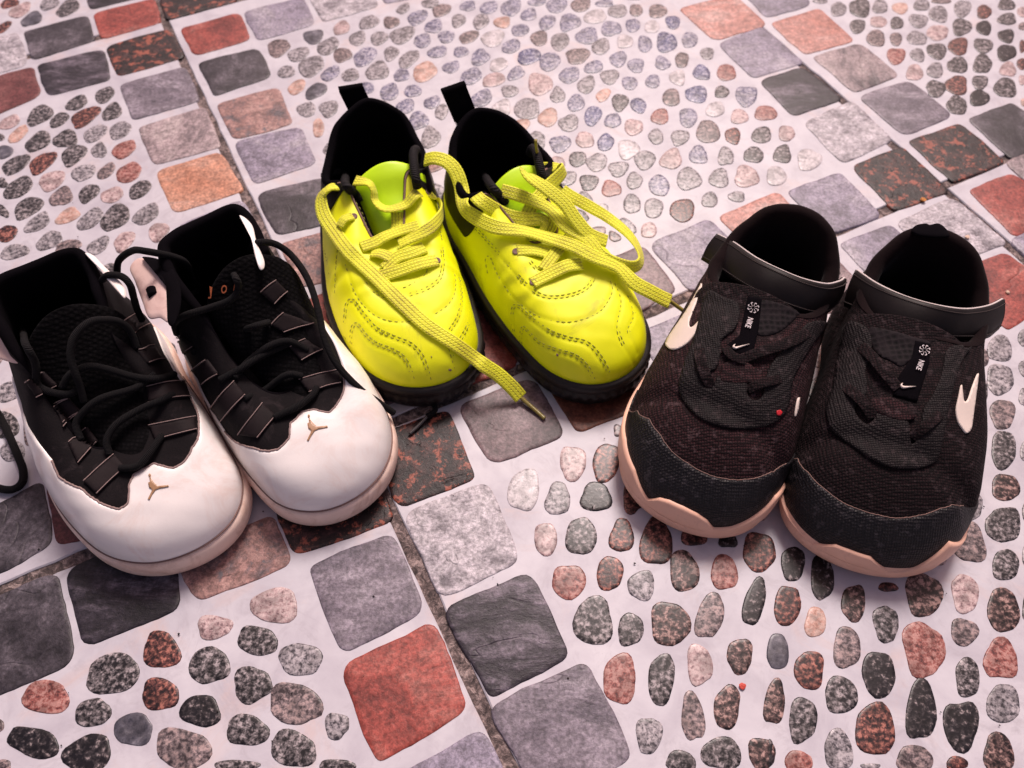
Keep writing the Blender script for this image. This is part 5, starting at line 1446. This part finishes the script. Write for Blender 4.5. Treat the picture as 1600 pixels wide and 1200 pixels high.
text_on(k1, "NIKE", 1169, 507, math.radians(108), 12, K_PRINT, TT, .62, off=.0020)
pinwheel(k1, 1176, 483, 9, .2, TT)
k1.patch("small_swoosh", K_SWOOSH, [(1157 + 13 * a * 1.0, 543 + 13 * b * .62 - a * 1.0) for a, b in SW], .0020, 2.5, TT, smooth_outline=False, edge=0)
k1.patch("swoosh", K_SWOOSH, Z(*G7, "228,575 205,615 130,750 40,880 5,940 15,975 60,987 130,952 190,880 242,790 235,778 190,830 162,850 148,830 155,790 190,700 215,640"), .0008, 3, [k1.bvh], dense=4, edge=0)
k1.patch("swoosh", K_SWOOSH, Z(*GK, "1222,255 1232,250 1222,320 1206,362 1210,310"), .0008, 3, [k1.bvh], dense=4, edge=0)
k1.patch("red_speck", RED_DOT, [(1211, 642), (1216, 641), (1219, 645), (1216, 650), (1211, 649)], .0022, 2.5, T, smooth_outline=False, edge=0)
k2 = runner((16.65, 15.5), 20.5, 17.6, 9.3, "right running shoe, blacker knit, cream mark on its right side", 0.98,
            Z(*GL, "120,410 180,440 240,520 340,620 450,700 600,755 750,785 880,770 1000,730 1080,705 1138,712"),
            Z(*GL, "100,640 130,760 200,890 250,935 330,930 400,930 480,960 600,1000 650,1045 710,1080 850,1062 950,1004 1050,912"), K_MESH2, 0.38, 1.10)
_, bt = tongue(k2, "tongue", K_MESH2, [(6.0, 1.6, 4.9, .8, 0), (7.5, 2.0, 5.5, .9, 0), (9.0, 2.6, 6.15, 1.0, 0), (9.9, 2.9, 6.4, 1.0, 0), (10.8, 3.0, 6.7, 1.0, 0), (11.3, 2.7, 6.9, .8, 0)], th=.5)
T = k2.targets
k2.patch("saddle", K_SADDLE, [(1325, 505), (1313, 550), (1305, 600), (1294, 632), (1294, 659), (1307, 680), (1333, 699), (1360, 717), (1387, 729), (1413, 733), (1440, 731), (1461, 720), (1470, 695), (1480, 640), (1498, 570), (1515, 542), (1480, 545), (1470, 585), (1456, 618), (1443, 637), (1438, 660), (1432, 686), (1422, 692), (1418, 661), (1395, 652), (1373, 645), (1364, 657), (1354, 663), (1341, 653), (1336, 638), (1352, 620), (1355, 600), (1352, 582), (1362, 548), (1356, 515)], .0016, 4, T, dense=4)
k2.patch("tongue_mesh", K_HONEY, Z(*G8, "290,690 420,700 560,740 650,770 620,830 560,860 480,910 420,880 330,830"), .0006, 4, T)
k2.patch("tongue_label", BLACK_FABRIC, Z(*G8, "560,760 650,780 640,900 570,1120 430,1080 470,960 540,860"), .0010, 4, T, smooth_outline=False)
k2.ribbon("lace", K_MESH2, H([(1322, 606), (1336, 620), (1352, 636), (1364, 654)], .1, .30, .30, .05), .56, .12, T)
k2.ribbon("lace", K_MESH2, H([(1424, 684), (1438, 672), (1453, 660), (1468, 648)], .05, .30, .30, .1), .50, .12, T)
k2.ribbon("lace", K_MESH2, H([(1345, 542), (1365, 565), (1385, 590), (1402, 608)], .1, .32, .30, .1), .58, .12, T)
k2.patch("vamp_fold", K_MESH, Z(*GL, "590,110 640,85 740,90 820,150 860,200 780,220 650,180"), .0018, 4, T)
k2.flap("pull_tab", BLACK_FABRIC, [(1424, 362), (1431, 352), (1446, 349), (1453, 351), (1466, 349), (1477, 356), (1484, 368), (1470, 372), (1440, 370)], 8.3, 8.3, 0, .003)
strap(k2, Z(*G8, "220,345 330,420 480,490 640,540 800,570 900,572 1000,552 1078,515"), Z(*G8, "150,560 250,600 400,662 560,712 700,742 850,752 970,745 1040,690"), [6.0, 6.7, 7.2, 7.5, 7.4, 6.9, 6.4, 5.9], [4.7, 5.5, 6.3, 6.6, 6.4, 5.9, 5.3, 4.8])
text_on(k2, "NIKE", 1435, 573, math.radians(110), 12, K_PRINT, T, .62, off=.0020)
pinwheel(k2, 1442, 550, 9, .2, T)
k2.patch("small_swoosh", K_SWOOSH, [(1417 + 12 * a, 606 + 12 * b * .7 + a * 2.0) for a, b in SW], .0020, 2.5, T, smooth_outline=False, edge=0)
k2.patch("swoosh", K_SWOOSH, [(1501, 602), (1497, 620), (1493, 640), (1496, 659), (1503, 671), (1509, 677), (1516, 670), (1519, 650), (1523, 620), (1527, 590), (1526, 585), (1518, 605), (1511, 625), (1505, 627), (1503, 615)], .0008, 3, [k2.bvh], dense=4, edge=0)
text_on(w2, "J", 333, 455, math.radians(8), 18, ORANGE_T, w2.targets, .6, off=.0030)
text_on(w2, "O", 350, 451, math.radians(8), 18, ORANGE_T, w2.targets, .6, off=.0030)
text_on(w2, "R", 367, 448, math.radians(8), 18, ORANGE_T, w2.targets, .6, off=.0030)

# scuffs on the neon toes and flecks on the floor
for s_, pts in ((n1, [(700, 578), (703, 576), (706, 578), (703, 580)]), (n2, [(870, 552), (873, 554), (872, 557), (869, 555)]), (n1, [(673, 557), (675, 556), (675, 559)])):
    s_.patch("scuff", SEAM, pts, .0003, 2, [s_.bvh], smooth_outline=False, edge=0)
CRUMB = {'red': m_plain("red_flake", (0.50, 0.05, 0.03), 0.6), 'or': m_plain("orange_crumb", (0.55, 0.22, 0.05), 0.8), 'pale': m_plain("pale_crumb", (0.70, 0.50, 0.38), 0.8), 'dk': m_plain("dark_grit", (0.03, 0.025, 0.025), 0.9)}
def crumb(x, y, r, m, label, name="crumb", grp=None, flat=.5):
    p = at(x, y, .0008)
    bm = bmesh.new(); bmesh.ops.create_icosphere(bm, subdivisions=2, radius=r)
    for v in bm.verts:
        v.co *= 1 + .5 * noise.noise(v.co * (1.1 / r) + Vector((x, y, 0)))
        v.co.z *= flat
    me = bpy.data.meshes.new(name); bm.to_mesh(me); bm.free()
    o = link(name, me, None, m, p + Vector((0, 0, r * flat * .8)))
    tag(o, label, "crumb", grp)
crumb(1160, 1072, .0016, CRUMB['red'], "small red flake lying on the white glaze below the running shoes", "paint_flake", None, .2)
crumb(1442, 313, .0019, CRUMB['or'], "orange crumb on the speckled sett above the right running shoe")
crumb(1511, 371, .0014, CRUMB['pale'], "pale crumb on the white sett right of the running shoes")
crumb(1574, 457, .0012, CRUMB['pale'], "tiny pale crumb on the red sett at the right edge")
gr = random.Random(5)
GV, GF = [], []
for q in range(70):
    p = at(gr.uniform(20, 1580), gr.uniform(20, 1180), .0009); r = gr.uniform(.0003, .0007)
    b = len(GV)
    for d in ((1, 0, 0), (0, 1, 0), (-1, .2, 0), (0, -1, 0), (.2, .1, .8), (0, 0, -.5)):
        GV.append(p + Vector(d) * r * gr.uniform(.6, 1.3))
    GF += [(b, b + 1, b + 4), (b + 1, b + 2, b + 4), (b + 2, b + 3, b + 4), (b + 3, b, b + 4), (b + 1, b, b + 5), (b + 2, b + 1, b + 5), (b + 3, b + 2, b + 5), (b, b + 3, b + 5)]
tag(mesh_obj("grit", GV, GF, CRUMB['dk']), "dark specks of grit scattered over the tiled floor", "grit", None, 'stuff')
